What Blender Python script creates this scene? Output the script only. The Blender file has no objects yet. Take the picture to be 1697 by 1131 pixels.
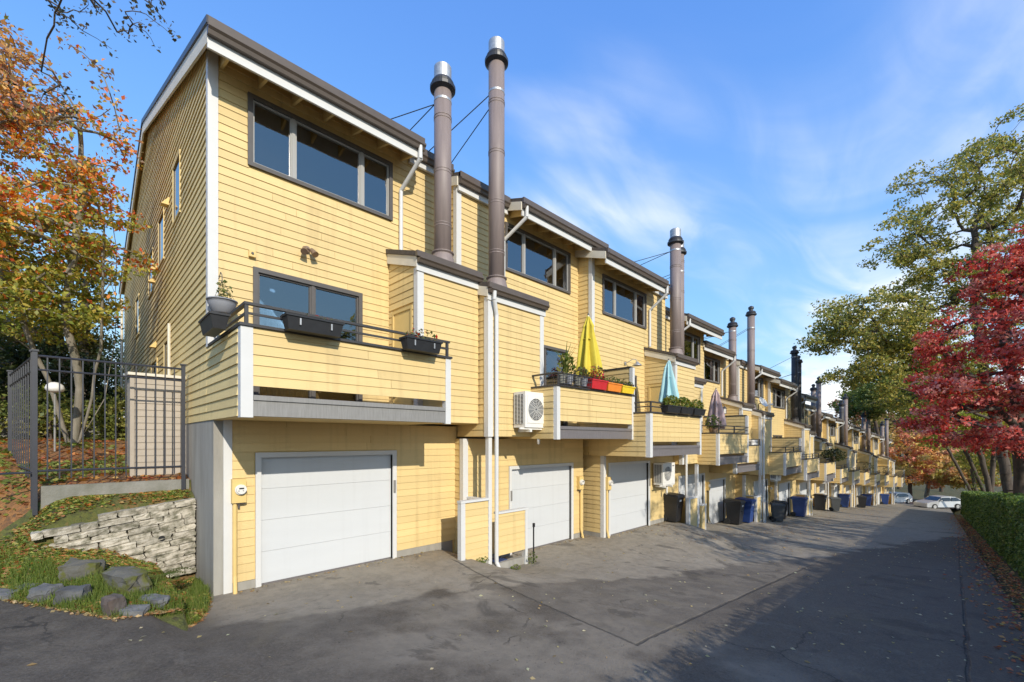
import bpy, math, random
import numpy as np
from mathutils import Vector, Matrix
from mathutils import noise as mnoise
R = math.radians
scn = bpy.context.scene
COL = scn.collection

# ------------------------------------------------------------------ camera
YAW = math.atan((1582 - 848.5) / 732.0)          # facade runs along +X, houses stand towards +Y
cam_d = bpy.data.cameras.new('camera'); cam = bpy.data.objects.new('camera', cam_d); COL.objects.link(cam)
cam_d.sensor_width = 36; cam_d.lens = 36 * 732 / 1697; cam_d.shift_y = 0.0975; cam_d.clip_end = 2000; cam_d.clip_start = 0.05
cam.location = (0, 0, 0); cam.rotation_euler = (R(90), 0, YAW - R(90))
scn.camera = cam

# ------------------------------------------------------------------ light
SUN = Vector((-0.46, -1.55, 0.86)).normalized()   # towards the sun
SUN_EL = math.asin(SUN.z); SUN_AZ = math.atan2(SUN.x, SUN.y)
world = bpy.data.worlds.new('World'); scn.world = world; world.use_nodes = True
CLOUD = (6.4, 2.3, 15, (2, 7, 0))
def sky():
    nt = world.node_tree; nt.nodes.clear(); N = nt.nodes.new; L = nt.links.new
    out = N('ShaderNodeOutputWorld'); bg = N('ShaderNodeBackground'); bg.inputs['Strength'].default_value = 0.15
    st = N('ShaderNodeTexSky'); st.sky_type = 'NISHITA'; st.sun_disc = False
    st.sun_elevation = SUN_EL; st.sun_rotation = SUN_AZ; st.altitude = 50; st.air_density = 1.0; st.dust_density = 0.1; st.ozone_density = 3.0
    tc = N('ShaderNodeTexCoord')
    sep = N('ShaderNodeSeparateXYZ'); L(tc.outputs['Generated'], sep.inputs[0])
    def mth(op, a, b=None, c=None, clamp=False):
        m = N('ShaderNodeMath'); m.operation = op; m.use_clamp = clamp
        for i, v in enumerate((a, b, c)):
            if v is None: continue
            if isinstance(v, (int, float)): m.inputs[i].default_value = v
            else: L(v, m.inputs[i])
        return m.outputs[0]
    def ramp(v, a, b):
        r = N('ShaderNodeMapRange'); r.interpolation_type = 'SMOOTHSTEP'; L(v, r.inputs['Value'])
        r.inputs['From Min'].default_value = a; r.inputs['From Max'].default_value = b; return r.outputs['Result']
    # a cloud layer seen in perspective: direction divided by height
    zc = mth('MAXIMUM', sep.outputs['Z'], 0.03)
    px = mth('DIVIDE', sep.outputs['X'], mth('ADD', zc, 0.10)); py = mth('DIVIDE', sep.outputs['Y'], mth('ADD', zc, 0.10))
    cmb = N('ShaderNodeCombineXYZ'); L(px, cmb.inputs[0]); L(py, cmb.inputs[1])
    mp = N('ShaderNodeMapping'); L(cmb.outputs[0], mp.inputs[0]); mp.inputs['Rotation'].default_value = (0, 0, R(CLOUD[2])); mp.inputs['Scale'].default_value = (0.38, 0.95, 1); mp.inputs['Location'].default_value = (CLOUD[0], CLOUD[1], 0)
    n1 = N('ShaderNodeTexNoise'); L(mp.outputs[0], n1.inputs['Vector']); n1.inputs['Scale'].default_value = 0.9; n1.inputs['Detail'].default_value = 7; n1.inputs['Roughness'].default_value = 0.45; n1.inputs['Distortion'].default_value = 0.9
    n3 = N('ShaderNodeTexNoise'); L(mp.outputs[0], n3.inputs['Vector']); n3.inputs['Scale'].default_value = 3.2; n3.inputs['Detail'].default_value = 6; n3.inputs['Distortion'].default_value = 1.2
    cirrus = mth('MULTIPLY', ramp(n1.outputs['Fac'], 0.50, 0.74), mth('ADD', 0.12, mth('MULTIPLY', ramp(n3.outputs['Fac'], 0.30, 0.72), 0.85)))
    # heaped clouds low over the horizon
    mp2 = N('ShaderNodeMapping'); L(tc.outputs['Generated'], mp2.inputs[0]); mp2.inputs['Scale'].default_value = (4.2, 4.2, 7.5); mp2.inputs['Location'].default_value = CLOUD[3]
    n2 = N('ShaderNodeTexNoise'); L(mp2.outputs[0], n2.inputs['Vector']); n2.inputs['Scale'].default_value = 1.0; n2.inputs['Detail'].default_value = 8; n2.inputs['Roughness'].default_value = 0.52
    low = ramp(sep.outputs['Z'], 0.24, 0.05)
    cum = mth('MULTIPLY', ramp(mth('ADD', n2.outputs['Fac'], mth('MULTIPLY', low, 0.10)), 0.55, 0.63), low)
    cover = mth('MAXIMUM', cirrus, cum)
    # soft shoulder on the sky's brightness so the band at the horizon does not burn out
    sc = N('ShaderNodeSeparateColor'); L(st.outputs[0], sc.inputs[0]); cc = N('ShaderNodeCombineColor')
    for k, (gain, lim) in enumerate(((0.70, 2.9), (1.10, 3.1), (2.2, 3.6))):
        L(mth('MULTIPLY', mth('SUBTRACT', 1.0, mth('EXPONENT', mth('MULTIPLY', sc.outputs[k], -gain / lim))), lim), cc.inputs[k])
    mix = N('ShaderNodeMix'); mix.data_type = 'RGBA'; L(cover, mix.inputs['Factor']); L(cc.outputs[0], mix.inputs['A']); mix.inputs['B'].default_value = (3.7, 3.72, 3.75, 1)
    L(mix.outputs['Result'], bg.inputs['Color']); L(bg.outputs[0], out.inputs[0])
sky()
sd = bpy.data.lights.new('sun', 'SUN'); sd.energy = 2.0; sd.angle = R(0.5); sd.color = (1.0, 0.925, 0.79)
so = bpy.data.objects.new('sun', sd); COL.objects.link(so); so.rotation_euler = SUN.to_track_quat('Z', 'Y').to_euler(); so.location = (0, -20, 30)
scn.view_settings.view_transform = 'Standard'; scn.view_settings.look = 'None'; scn.view_settings.gamma = 1; scn.view_settings.exposure = 1.16; scn.view_settings.use_curve_mapping = False

# ------------------------------------------------------------------ materials
MAT = {}
def mat(name, col, rough=0.6, var=0.0, scale=6.0, bump=0.0, bscale=60.0, metal=0.0, spec=0.5, col2=None, stretch=None, rnd=0.0, thr=None, streak=0.0):
    m = bpy.data.materials.new(name); m.use_nodes = True; nt = m.node_tree; N = nt.nodes.new; L = nt.links.new
    p = nt.nodes['Principled BSDF']; p.inputs['Roughness'].default_value = rough; p.inputs['Metallic'].default_value = metal; p.inputs['Specular IOR Level'].default_value = spec
    tc = N('ShaderNodeTexCoord'); vec = tc.outputs['Object']
    geo = N('ShaderNodeNewGeometry'); vec = geo.outputs['Position']
    if stretch:
        mp = N('ShaderNodeMapping'); L(vec, mp.inputs[0]); mp.inputs['Scale'].default_value = stretch; vec = mp.outputs[0]
    c = None
    if var or col2:
        n = N('ShaderNodeTexNoise'); L(vec, n.inputs['Vector']); n.inputs['Scale'].default_value = scale; n.inputs['Detail'].default_value = 6; n.inputs['Roughness'].default_value = 0.6
        mr = N('ShaderNodeMapRange'); L(n.outputs['Fac'], mr.inputs['Value']); a, b = thr or (0.3, 0.7); mr.inputs['From Min'].default_value = a; mr.inputs['From Max'].default_value = b
        mx = N('ShaderNodeMix'); mx.data_type = 'RGBA'; L(mr.outputs[0], mx.inputs['Factor'])
        c2 = col2 or tuple(min(1, v * (1 + var)) for v in col); c1 = col if col2 else tuple(v * (1 - var) for v in col)
        mx.inputs['A'].default_value = (*c1, 1); mx.inputs['B'].default_value = (*c2, 1); c = mx.outputs['Result']
    if streak:
        mp3 = N('ShaderNodeMapping'); L(geo.outputs['Position'], mp3.inputs[0]); mp3.inputs['Scale'].default_value = (5.5, 5.5, 0.28); n5 = N('ShaderNodeTexNoise'); L(mp3.outputs[0], n5.inputs['Vector']); n5.inputs['Scale'].default_value = 1.4; n5.inputs['Detail'].default_value = 6
        m5 = N('ShaderNodeMapRange'); L(n5.outputs['Fac'], m5.inputs['Value']); m5.inputs['From Min'].default_value = 0.52; m5.inputs['From Max'].default_value = 0.78; m5.inputs['To Max'].default_value = streak
        x5 = N('ShaderNodeMix'); x5.data_type = 'RGBA'; L(m5.outputs[0], x5.inputs['Factor']); L(c, x5.inputs['A']); x5.inputs['B'].default_value = (col[0] * 0.62, col[1] * 0.60, col[2] * 0.58, 1); c = x5.outputs['Result']
    if rnd:
        oi = N('ShaderNodeObjectInfo'); mr2 = N('ShaderNodeMapRange'); L(oi.outputs['Random'], mr2.inputs['Value']); mr2.inputs['To Min'].default_value = 1 - rnd; mr2.inputs['To Max'].default_value = 1 + rnd
        vm = N('ShaderNodeVectorMath'); vm.operation = 'SCALE'
        if c is None: vm.inputs[0].default_value = col
        else: L(c, vm.inputs[0])
        L(mr2.outputs[0], vm.inputs['Scale']); c = vm.outputs[0]
    if c is None: p.inputs['Base Color'].default_value = (*col, 1)
    else: L(c, p.inputs['Base Color'])
    if bump:
        nb = N('ShaderNodeTexNoise'); L(vec, nb.inputs['Vector']); nb.inputs['Scale'].default_value = bscale; nb.inputs['Detail'].default_value = 5
        bp = N('ShaderNodeBump'); L(nb.outputs['Fac'], bp.inputs['Height']); bp.inputs['Strength'].default_value = bump; bp.inputs['Distance'].default_value = 0.01; L(bp.outputs[0], p.inputs['Normal'])
    MAT[name] = m; return m
YEL = (0.672, 0.500, 0.226)
mat('yellow', YEL, 0.62, 0.05, 1.3, 0.25, 35, rnd=0.065, stretch=(0.5, 0.5, 2.5), streak=0.45)
mat('yellow_flat', (0.665, 0.48, 0.19), 0.7, 0.05, 2)
mat('yellow_worn', (0.72, 0.56, 0.26), 0.7, 0, 1.1, 0.3, 30, rnd=0.05, col2=(0.60, 0.46, 0.215), stretch=(1, 0.45, 1.6), thr=(0.42, 0.75), streak=0.5)
mat('white', (0.62, 0.615, 0.60), 0.5, 0.03, 3)
mat('cream', (0.66, 0.60, 0.49), 0.6, 0.06, 4)
mat('door_white', (0.575, 0.59, 0.605), 0.5, 0.03, 2, 0.12, 120, stretch=(0.15, 1, 1), streak=0.12)
mat('gutter', (0.105, 0.082, 0.066), 0.42, 0.10, 5)
mat('roofing', (0.085, 0.068, 0.056), 0.85, 0.25, 14, 0.6, 40)
mat('chimney', (0.235, 0.185, 0.17), 0.55, 0.12, 3, stretch=(5, 5, 0.5))
mat('chimney_dark', (0.06, 0.055, 0.052), 0.6, 0.2, 3)
mat('black', (0.018, 0.018, 0.02), 0.45, 0.2, 10)
mat('black_metal', (0.035, 0.035, 0.042), 0.4, 0.1, 10)
mat('rail', (0.045, 0.042, 0.042), 0.45, 0.15, 10)
mat('fence_metal', (0.036, 0.038, 0.048), 0.4, 0.1, 10)
mat('steel', (0.46, 0.46, 0.46), 0.5, 0.18, 14, metal=0.7)
mat('zinc', (0.26, 0.25, 0.235), 0.5, 0.14, 7, stretch=(6, 1, 0.7), metal=0.15)
mat('zinc_dark', (0.155, 0.14, 0.14), 0.5, 0.14, 7, stretch=(6, 1, 0.7))
mat('frame', (0.095, 0.085, 0.078), 0.45, 0.08, 10)
mat('sash', (0.36, 0.35, 0.33), 0.4)
mat('room', (0.34, 0.32, 0.30), 0.9, 0.2, 3)
mat('curtain', (0.40, 0.39, 0.39), 0.9, 0.12, 9, stretch=(8, 1, 0.2))
mat('concrete', (0.36, 0.34, 0.30), 0.85, 0, 1.6, 0.5, 30, col2=(0.25, 0.235, 0.205), stretch=(2.5, 2.5, 0.5))
mat('concrete_dark', (0.27, 0.26, 0.235), 0.9, 0, 3, 0.6, 30, col2=(0.15, 0.15, 0.12))
mat('stone', (0.47, 0.425, 0.35), 0.95, 0, 9, 1.0, 45, col2=(0.15, 0.14, 0.095), rnd=0.18, thr=(0.43, 0.66))
mat('boulder', (0.075, 0.078, 0.085), 0.9, 0, 5, 1.0, 30, col2=(0.15, 0.15, 0.148), rnd=0.2)
mat('boulder_brown', (0.105, 0.075, 0.062), 0.85, 0, 2.6, 0.9, 18, col2=(0.085, 0.08, 0.075))
mat('moss_rock', (0.115, 0.11, 0.095), 0.95, 0, 5, 1.0, 30, col2=(0.095, 0.10, 0.022), thr=(0.47, 0.57))
mat('shed', (0.40, 0.345, 0.28), 0.7, 0.05, 5, rnd=0.03)
mat('ac_white', (0.74, 0.72, 0.67), 0.5, 0.03, 6)
mat('ac_dark', (0.055, 0.06, 0.07), 0.6)
mat('pot_grey', (0.26, 0.265, 0.29), 0.5, 0.05, 8)
mat('copper', (0.30, 0.21, 0.15), 0.4, 0.1, 9, metal=0.5)
mat('bin_black', (0.022, 0.022, 0.024), 0.45, 0.15, 8)
mat('bin_grey', (0.075, 0.08, 0.082), 0.5, 0.1, 8)
mat('bin_blue', (0.022, 0.055, 0.20), 0.45, 0.12, 8)
mat('sticker', (0.6, 0.6, 0.6), 0.6)
mat('red_plastic', (0.52, 0.022, 0.028), 0.4, 0.08, 9)
mat('orange_plastic', (0.80, 0.24, 0.03), 0.4, 0.08, 9)
mat('yellow_plastic', (0.80, 0.56, 0.03), 0.4, 0.08, 9)
mat('cloth_yellow', (0.62, 0.50, 0.055), 0.85, 0.06, 8, 0.3, 90)
mat('cloth_teal', (0.36, 0.58, 0.62), 0.85, 0.06, 8, 0.3, 90)
mat('cloth_pink', (0.47, 0.35, 0.345), 0.85, 0.16, 7, 0.3, 90, stretch=(9, 9, 0.4))
mat('car_silver', (0.52, 0.53, 0.54), 0.28, 0.02, 3, metal=0.35)
mat('car_white', (0.75, 0.75, 0.74), 0.3, 0.02, 3)
mat('tyre', (0.02, 0.02, 0.02), 0.8)
mat('dark_glass', (0.015, 0.018, 0.02), 0.06, spec=0.9)
mat('bark', (0.12, 0.092, 0.07), 0.95, 0, 5, 1.0, 26, col2=(0.055, 0.042, 0.033), stretch=(2, 2, 0.5))
mat('bark_pale', (0.27, 0.235, 0.19), 0.9, 0, 4, 0.8, 26, col2=(0.13, 0.12, 0.085), stretch=(2, 2, 0.6))
mat('red_light', (0.4, 0.02, 0.02), 0.3)
mat('lamp_white', (0.72, 0.70, 0.66), 0.4)
mat('pipe_yellow', (0.70, 0.50, 0.19), 0.55, 0.04, 4)
mat('green_box', (0.12, 0.16, 0.10), 0.6)

def glass():
    m = bpy.data.materials.new('glass'); m.use_nodes = True; nt = m.node_tree; nt.nodes.clear(); N = nt.nodes.new; L = nt.links.new
    o = N('ShaderNodeOutputMaterial'); mx = N('ShaderNodeMixShader'); tr = N('ShaderNodeBsdfTransparent'); gl = N('ShaderNodeBsdfGlossy'); fr = N('ShaderNodeFresnel')
    tr.inputs[0].default_value = (0.93, 0.95, 0.95, 1); gl.inputs['Roughness'].default_value = 0.015; gl.inputs['Color'].default_value = (0.95, 0.95, 0.97, 1); fr.inputs[0].default_value = 2.7
    geo = N('ShaderNodeNewGeometry'); nb = N('ShaderNodeTexNoise'); L(geo.outputs['Position'], nb.inputs['Vector']); nb.inputs['Scale'].default_value = 1.6
    bp = N('ShaderNodeBump'); L(nb.outputs['Fac'], bp.inputs['Height']); bp.inputs['Strength'].default_value = 0.06; bp.inputs['Distance'].default_value = 0.05; L(bp.outputs[0], gl.inputs['Normal'])
    L(fr.outputs[0], mx.inputs[0]); L(tr.outputs[0], mx.inputs[1]); L(gl.outputs[0], mx.inputs[2]); L(mx.outputs[0], o.inputs[0]); MAT['glass'] = m
glass()
def leafmat():
    m = bpy.data.materials.new('leaf'); m.use_nodes = True; nt = m.node_tree; nt.nodes.clear(); N = nt.nodes.new; L = nt.links.new
    o = N('ShaderNodeOutputMaterial'); at = N('ShaderNodeAttribute'); at.attribute_name = 'leafcol'
    d = N('ShaderNodeBsdfPrincipled'); d.inputs['Roughness'].default_value = 0.5; d.inputs['Specular IOR Level'].default_value = 0.35
    t = N('ShaderNodeBsdfTranslucent'); mx = N('ShaderNodeMixShader'); mx.inputs[0].default_value = 0.38
    hs = N('ShaderNodeHueSaturation'); L(at.outputs['Color'], hs.inputs['Color']); hs.inputs['Saturation'].default_value = 1.15; hs.inputs['Value'].default_value = 1.35
    L(at.outputs['Color'], d.inputs['Base Color']); L(hs.outputs[0], t.inputs['Color']); L(d.outputs[0], mx.inputs[1]); L(t.outputs[0], mx.inputs[2]); L(mx.outputs[0], o.inputs[0]); MAT['leaf'] = m
leafmat()

# ------------------------------------------------------------------ mesh helpers
class MB:
    def __init__(s): s.v = []; s.f = []; s.sm = False
    def hexa(s, P):
        b = len(s.v); s.v += [tuple(p) for p in P]
        s.f += [tuple(b + i for i in q) for q in ((0, 3, 2, 1), (4, 5, 6, 7), (0, 1, 5, 4), (1, 2, 6, 5), (2, 3, 7, 6), (3, 0, 4, 7))]; return s
    def box(s, x0, x1, y0, y1, z0, z1):
        x0, x1 = min(x0, x1), max(x0, x1); y0, y1 = min(y0, y1), max(y0, y1); z0, z1 = min(z0, z1), max(z0, z1)
        return s.hexa([(x0, y0, z0), (x1, y0, z0), (x1, y1, z0), (x0, y1, z0), (x0, y0, z1), (x1, y0, z1), (x1, y1, z1), (x0, y1, z1)])
    def prismx(s, prof, x0, x1):
        """profile of (y,z), counter-clockwise seen from +X, extruded along X"""
        b = len(s.v); n = len(prof); s.v += [(x0, y, z) for y, z in prof] + [(x1, y, z) for y, z in prof]
        s.f.append(tuple(b + n - 1 - i for i in range(n))); s.f.append(tuple(b + n + i for i in range(n)))
        for i in range(n):
            j = (i + 1) % n; s.f.append((b + i, b + j, b + n + j, b + n + i))
        return s
    def tube(s, p0, p1, r0, r1=None, n=8, cap=True):
        r1 = r0 if r1 is None else r1; p0 = Vector(p0); p1 = Vector(p1); d = (p1 - p0)
        if d.length < 1e-6: return s
        d.normalize(); a = d.orthogonal().normalized(); c = d.cross(a); b = len(s.v)
        for p, r in ((p0, r0), (p1, r1)):
            for i in range(n):
                t = 2 * math.pi * i / n; s.v.append(tuple(p + a * (math.cos(t) * r) + c * (math.sin(t) * r)))
        for i in range(n):
            j = (i + 1) % n; s.f.append((b + i, b + j, b + n + j, b + n + i))
        if cap: s.f.append(tuple(b + n - 1 - i for i in range(n))); s.f.append(tuple(b + n + i for i in range(n)))
        return s
    def path(s, pts, r, n=8):
        for a, b in zip(pts[:-1], pts[1:]): s.tube(a, b, r, r, n)
        return s
    def lathe(s, prof, c, n=20, fold=0, amp=0.0, phase=0.0):
        b = len(s.v); m = len(prof)
        for r, z in prof:
            for i in range(n):
                t = 2 * math.pi * i / n; q = r * (1 + (amp * math.cos(fold * t + phase) if fold else 0)); s.v.append((c[0] + q * math.cos(t), c[1] + q * math.sin(t), c[2] + z))
        for k in range(m - 1):
            for i in range(n):
                j = (i + 1) % n; s.f.append((b + k * n + i, b + k * n + j, b + (k + 1) * n + j, b + (k + 1) * n + i))
        s.f.append(tuple(b + n - 1 - i for i in range(n))); s.f.append(tuple(b + (m - 1) * n + i for i in range(n))); return s
    def quad(s, a, b_, c, d):
        b = len(s.v); s.v += [tuple(a), tuple(b_), tuple(c), tuple(d)]; s.f.append((b, b + 1, b + 2, b + 3)); return s
    def mesh(s, name, mirror=None):
        v = s.v; f = s.f
        if mirror is not None:
            v = [(mirror - x, y, z) for x, y, z in v]; f = [tuple(reversed(q)) for q in f]
        me = bpy.data.meshes.new(name); me.from_pydata(v, [], f)
        if s.sm: me.polygons.foreach_set('use_smooth', [True] * len(f))
        me.update(); return me
def link(name, me, m, parent=None, loc=None):
    o = bpy.data.objects.new(name, me); COL.objects.link(o)
    if m and not me.materials: me.materials.append(MAT[m])
    if parent: o.parent = parent
    if loc: o.location = loc
    return o
def empty(name, loc, rz=0):
    o = bpy.data.objects.new(name, None); COL.objects.link(o); o.location = loc; o.rotation_euler = (0, 0, rz); o.empty_display_size = 0.2; return o
def tag(o, label, cat, group=None):
    o['label'] = label; o['category'] = cat
    if group: o['group'] = group
    return o
def kind(o, k): o['kind'] = k; return o
def copy_tree(o, parent=None):
    c = o.copy(); COL.objects.link(c)
    if parent: c.parent = parent
    for ch in list(o.children): copy_tree(ch, c)
    return c
def fn(x, y, z=0.0, s=1.0): return mnoise.noise(Vector((x * s, y * s, z * s)))
def sstep(a, b, x):
    t = min(1, max(0, (x - a) / (b - a))); return t * t * (3 - 2 * t)
VF = (math.cos(YAW), math.sin(YAW)); VR = (math.sin(YAW), -math.cos(YAW))
# ------------------------------------------------------------------ layout of the row
W = 4.75; E = 0.14                                 # house width, clapboard exposure
ZE = [6.31, 6.03, 5.55, 5.07, 4.56, 4.16, 3.70, 3.28, 2.80]
while len(ZE) < 16: ZE.append(ZE[-1] - 0.375)
YM = [8.50, 8.20, 7.70, 8.15, 8.65, 8.20, 7.95, 8.05, 8.70, 8.60, 8.20, 8.10, 7.60, 7.35, 6.85, 6.55]
X0 = [1.58 + W * i for i in range(16)]
X0[1] = 6.36; X0[2] = 11.06
GO = [0.0, -0.16, 0.29, 0.02, 0.07, 0.10, 0.17, 0.25] + [0.33] * 8   # garage floor against the house datum
def za(X):
    X = max(-12, X)
    if X <= 16: return -2.03 - 0.094 * X
    if X <= 84: return -3.534 - 0.079 * (X - 16)
    return -8.906 - 0.03 * (min(X, 150) - 84)
def floor_z(X):
    f = (X - 1.58) / W; i = int(min(15, max(0, math.floor(f)))); g = lambda k: ZE[k] - 8.72 + GO[k]
    a = g(i); t = X - X0[i]
    if t < 0.6 and i > 0: return g(i - 1) + (a - g(i - 1)) * sstep(-0.6, 0.6, t)
    if t > W - 0.6 and i < 15: return a + (g(i + 1) - a) * sstep(-0.6, 0.6, t - W)
    return a
def yard_z(X, Y):
    i = int(min(15, max(0, math.floor((X - 1.58) / W)))); yg = YM[i] - 0.32
    if X < 1.0 or X > 78.5: return za(X)
    w = sstep(yg - 3.4, yg - 0.5, Y); return za(X) * (1 - w) + (floor_z(X) - 0.012) * w

# ------------------------------------------------------------------ ground, alley, street
def grid(name, xs, ys, zf, m, smooth=True):
    nx, ny = len(xs), len(ys); v = [(x, y, zf(x, y)) for x in xs for y in ys]
    f = [(i * ny + j, (i + 1) * ny + j, (i + 1) * ny + j + 1, i * ny + j + 1) for i in range(nx - 1) for j in range(ny - 1)]
    me = bpy.data.meshes.new(name); me.from_pydata(v, [], f); me.polygons.foreach_set('use_smooth', [smooth] * len(f)); me.update()
    return link(name, me, m)
def frange(a, b, s):
    n = max(1, int(round((b - a) / s))); return [a + (b - a) * i / n for i in range(n + 1)]

def asphalt_mat():
    m = bpy.data.materials.new('asphalt'); m.use_nodes = True; nt = m.node_tree; N = nt.nodes.new; L = nt.links.new; p = nt.nodes['Principled BSDF']
    geo = N('ShaderNodeNewGeometry'); pos = geo.outputs['Position']; sep = N('ShaderNodeSeparateXYZ'); L(pos, sep.inputs[0]); X, Y = sep.outputs['X'], sep.outputs['Y']
    def mth(op, a, b=None, c=None):
        q = N('ShaderNodeMath'); q.operation = op
        for i, v in enumerate((a, b, c)):
            if v is None: continue
            if isinstance(v, (int, float)): q.inputs[i].default_value = v
            else: L(v, q.inputs[i])
        return q.outputs[0]
    def rng(v, a, b, c=0.0, d=1.0):
        r = N('ShaderNodeMapRange'); r.interpolation_type = 'SMOOTHSTEP'; L(v, r.inputs['Value']); r.inputs['From Min'].default_value = a; r.inputs['From Max'].default_value = b; r.inputs['To Min'].default_value = c; r.inputs['To Max'].default_value = d; return r.outputs['Result']
    def noise(sc, det=5, rough=0.55, st=None, dist=0.0):
        n = N('ShaderNodeTexNoise'); v = pos
        if st:
            mp = N('ShaderNodeMapping'); L(pos, mp.inputs[0]); mp.inputs['Scale'].default_value = st; v = mp.outputs[0]
        L(v, n.inputs['Vector']); n.inputs['Scale'].default_value = sc; n.inputs['Detail'].default_value = det; n.inputs['Roughness'].default_value = rough; n.inputs['Distortion'].default_value = dist; return n.outputs['Fac']
    nl = noise(0.8, 4); nm = noise(2.2, 6, 0.6, None, 0.4); nf = noise(60, 3); ng = noise(220, 2)
    wob = mth('MULTIPLY', mth('SUBTRACT', nm, 0.5), 0.10)
    # lighter grey asphalt on the drive in front of the garages, darker on the lane
    edge = mth('ADD', mth('ADD', Y, mth('MULTIPLY', X, 0.22)), mth('MULTIPLY', mth('SUBTRACT', nl, 0.5), 2.6))
    drive = mth('MULTIPLY', rng(edge, 6.45, 6.75), rng(X, 1.0, 1.7))
    d2 = mth('MULTIPLY', rng(mth('ADD', Y, wob), 2.74, 2.80), rng(mth('SUBTRACT', X, mth('MULTIPLY', Y, 0.14)), 4.47, 4.56))
    patchy = rng(nm, 0.40, 0.62)
    def mixc(f, a, b):
        q = N('ShaderNodeMix'); q.data_type = 'RGBA'
        if isinstance(f, float): q.inputs['Factor'].default_value = f
        else: L(f, q.inputs['Factor'])
        for k, v in (('A', a), ('B', b)):
            if isinstance(v, tuple): q.inputs[k].default_value = (*v, 1)
            else: L(v, q.inputs[k])
        return q.outputs['Result']
    c = mixc(patchy, (0.078, 0.063, 0.048), (0.118, 0.097, 0.074))
    c = mixc(mth('MULTIPLY', rng(nl, 0.38, 0.58), mth('MULTIPLY', rng(X, 0.8, 2.8), rng(X, 7.5, 4.5))), c, (0.225, 0.192, 0.148))
    c = mixc(mth('MULTIPLY', d2, 0.75), c, mixc(patchy, (0.142, 0.120, 0.093), (0.205, 0.175, 0.136)))
    c = mixc(drive, c, mixc(patchy, (0.285, 0.244, 0.186), (0.33, 0.285, 0.22)))
    stain = rng(noise(0.9, 6, 0.62, (1.0, 0.6, 1), 0.8), 0.60, 0.72)
    c = mixc(mth('MULTIPLY', stain, 0.6), c, (0.22, 0.20, 0.165))
    # seams between pours
    def seam(v, at, w, lo=None):
        return rng(mth('ABSOLUTE', mth('SUBTRACT', mth('ADD', v, wob), at)), w, w * 0.35)
    s1 = mth('MULTIPLY', seam(Y, 2.76, 0.035), rng(X, 4.80, 4.95)); s1 = mth('MULTIPLY', s1, rng(X, 15.0, 12.0))
    sx = mth('SUBTRACT', X, mth('MULTIPLY', Y, 0.14)); s2 = mth('MULTIPLY', seam(sx, 4.51, 0.03), mth('MULTIPLY', rng(Y, 2.65, 2.8), rng(Y, 7.4, 7.1)))
    s3 = mth('MULTIPLY', seam(Y, -0.12, 0.028), rng(X, 40.0, 20.0))
    sm = mth('MINIMUM', mth('ADD', mth('ADD', s1, s2), s3), 1.0)
    c = mixc(mth('MULTIPLY', sm, 0.72), c, (0.018, 0.017, 0.016))
    agg = noise(34, 4, 0.7); pit = rng(noise(26, 3, 0.6), 0.36, 0.27); grit = rng(noise(95, 2), 0.60, 0.70)
    c = mixc(mth('MULTIPLY', rng(agg, 0.35, 0.70), 0.34), c, (0.24, 0.215, 0.18)); c = mixc(mth('MULTIPLY', pit, 0.75), c, (0.022, 0.020, 0.018)); c = mixc(mth('MULTIPLY', grit, 0.30), c, (0.30, 0.28, 0.25))
    wear = rng(noise(0.55, 5, 0.6, (0.35, 1.6, 1), 0.5), 0.50, 0.70); c = mixc(mth('MULTIPLY', wear, 0.28), c, (0.17, 0.155, 0.135))
    damp = rng(noise(0.75, 6, 0.65, None, 0.9), 0.57, 0.63); c = mixc(mth('MULTIPLY', damp, 0.50), c, (0.050, 0.043, 0.036)); tan_ = rng(noise(1.1, 5, 0.6, (1, 0.5, 1), 0.6), 0.56, 0.70); c = mixc(mth('MULTIPLY', tan_, 0.35), c, (0.20, 0.165, 0.105)); mid = rng(noise(6, 5, 0.65), 0.40, 0.66); c = mixc(mth('MULTIPLY', mid, 0.22), c, (0.06, 0.055, 0.05))
    vor = N('ShaderNodeTexVoronoi'); vor.feature = 'DISTANCE_TO_EDGE'; vor.inputs['Scale'].default_value = 0.42
    vm_ = N('ShaderNodeVectorMath'); vm_.operation = 'ADD'; vn_ = N('ShaderNodeTexNoise'); L(pos, vn_.inputs['Vector']); vn_.inputs['Scale'].default_value = 1.6; vn_.inputs['Detail'].default_value = 6; L(pos, vm_.inputs[0]); L(vn_.outputs['Color'], vm_.inputs[1]); L(vm_.outputs[0], vor.inputs['Vector'])
    crack = mth('MULTIPLY', rng(vor.outputs['Distance'], 0.010, 0.003), rng(noise(0.5, 3), 0.52, 0.60)); c = mixc(mth('MULTIPLY', crack, 0.6), c, (0.02, 0.018, 0.017))
    L(c, p.inputs['Base Color']); L(rng(nm, 0.3, 0.7, 0.62, 0.9), p.inputs['Roughness']); p.inputs['Specular IOR Level'].default_value = 0.35
    h = mth('SUBTRACT', mth('ADD', mth('MULTIPLY', agg, 1.2), mth('MULTIPLY', ng, 0.5)), mth('MULTIPLY', sm, 2.0))
    bp = N('ShaderNodeBump'); L(h, bp.inputs['Height']); bp.inputs['Strength'].default_value = 0.75; bp.inputs['Distance'].default_value = 0.012; L(bp.outputs[0], p.inputs['Normal'])
    MAT['asphalt'] = m
asphalt_mat()
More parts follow.
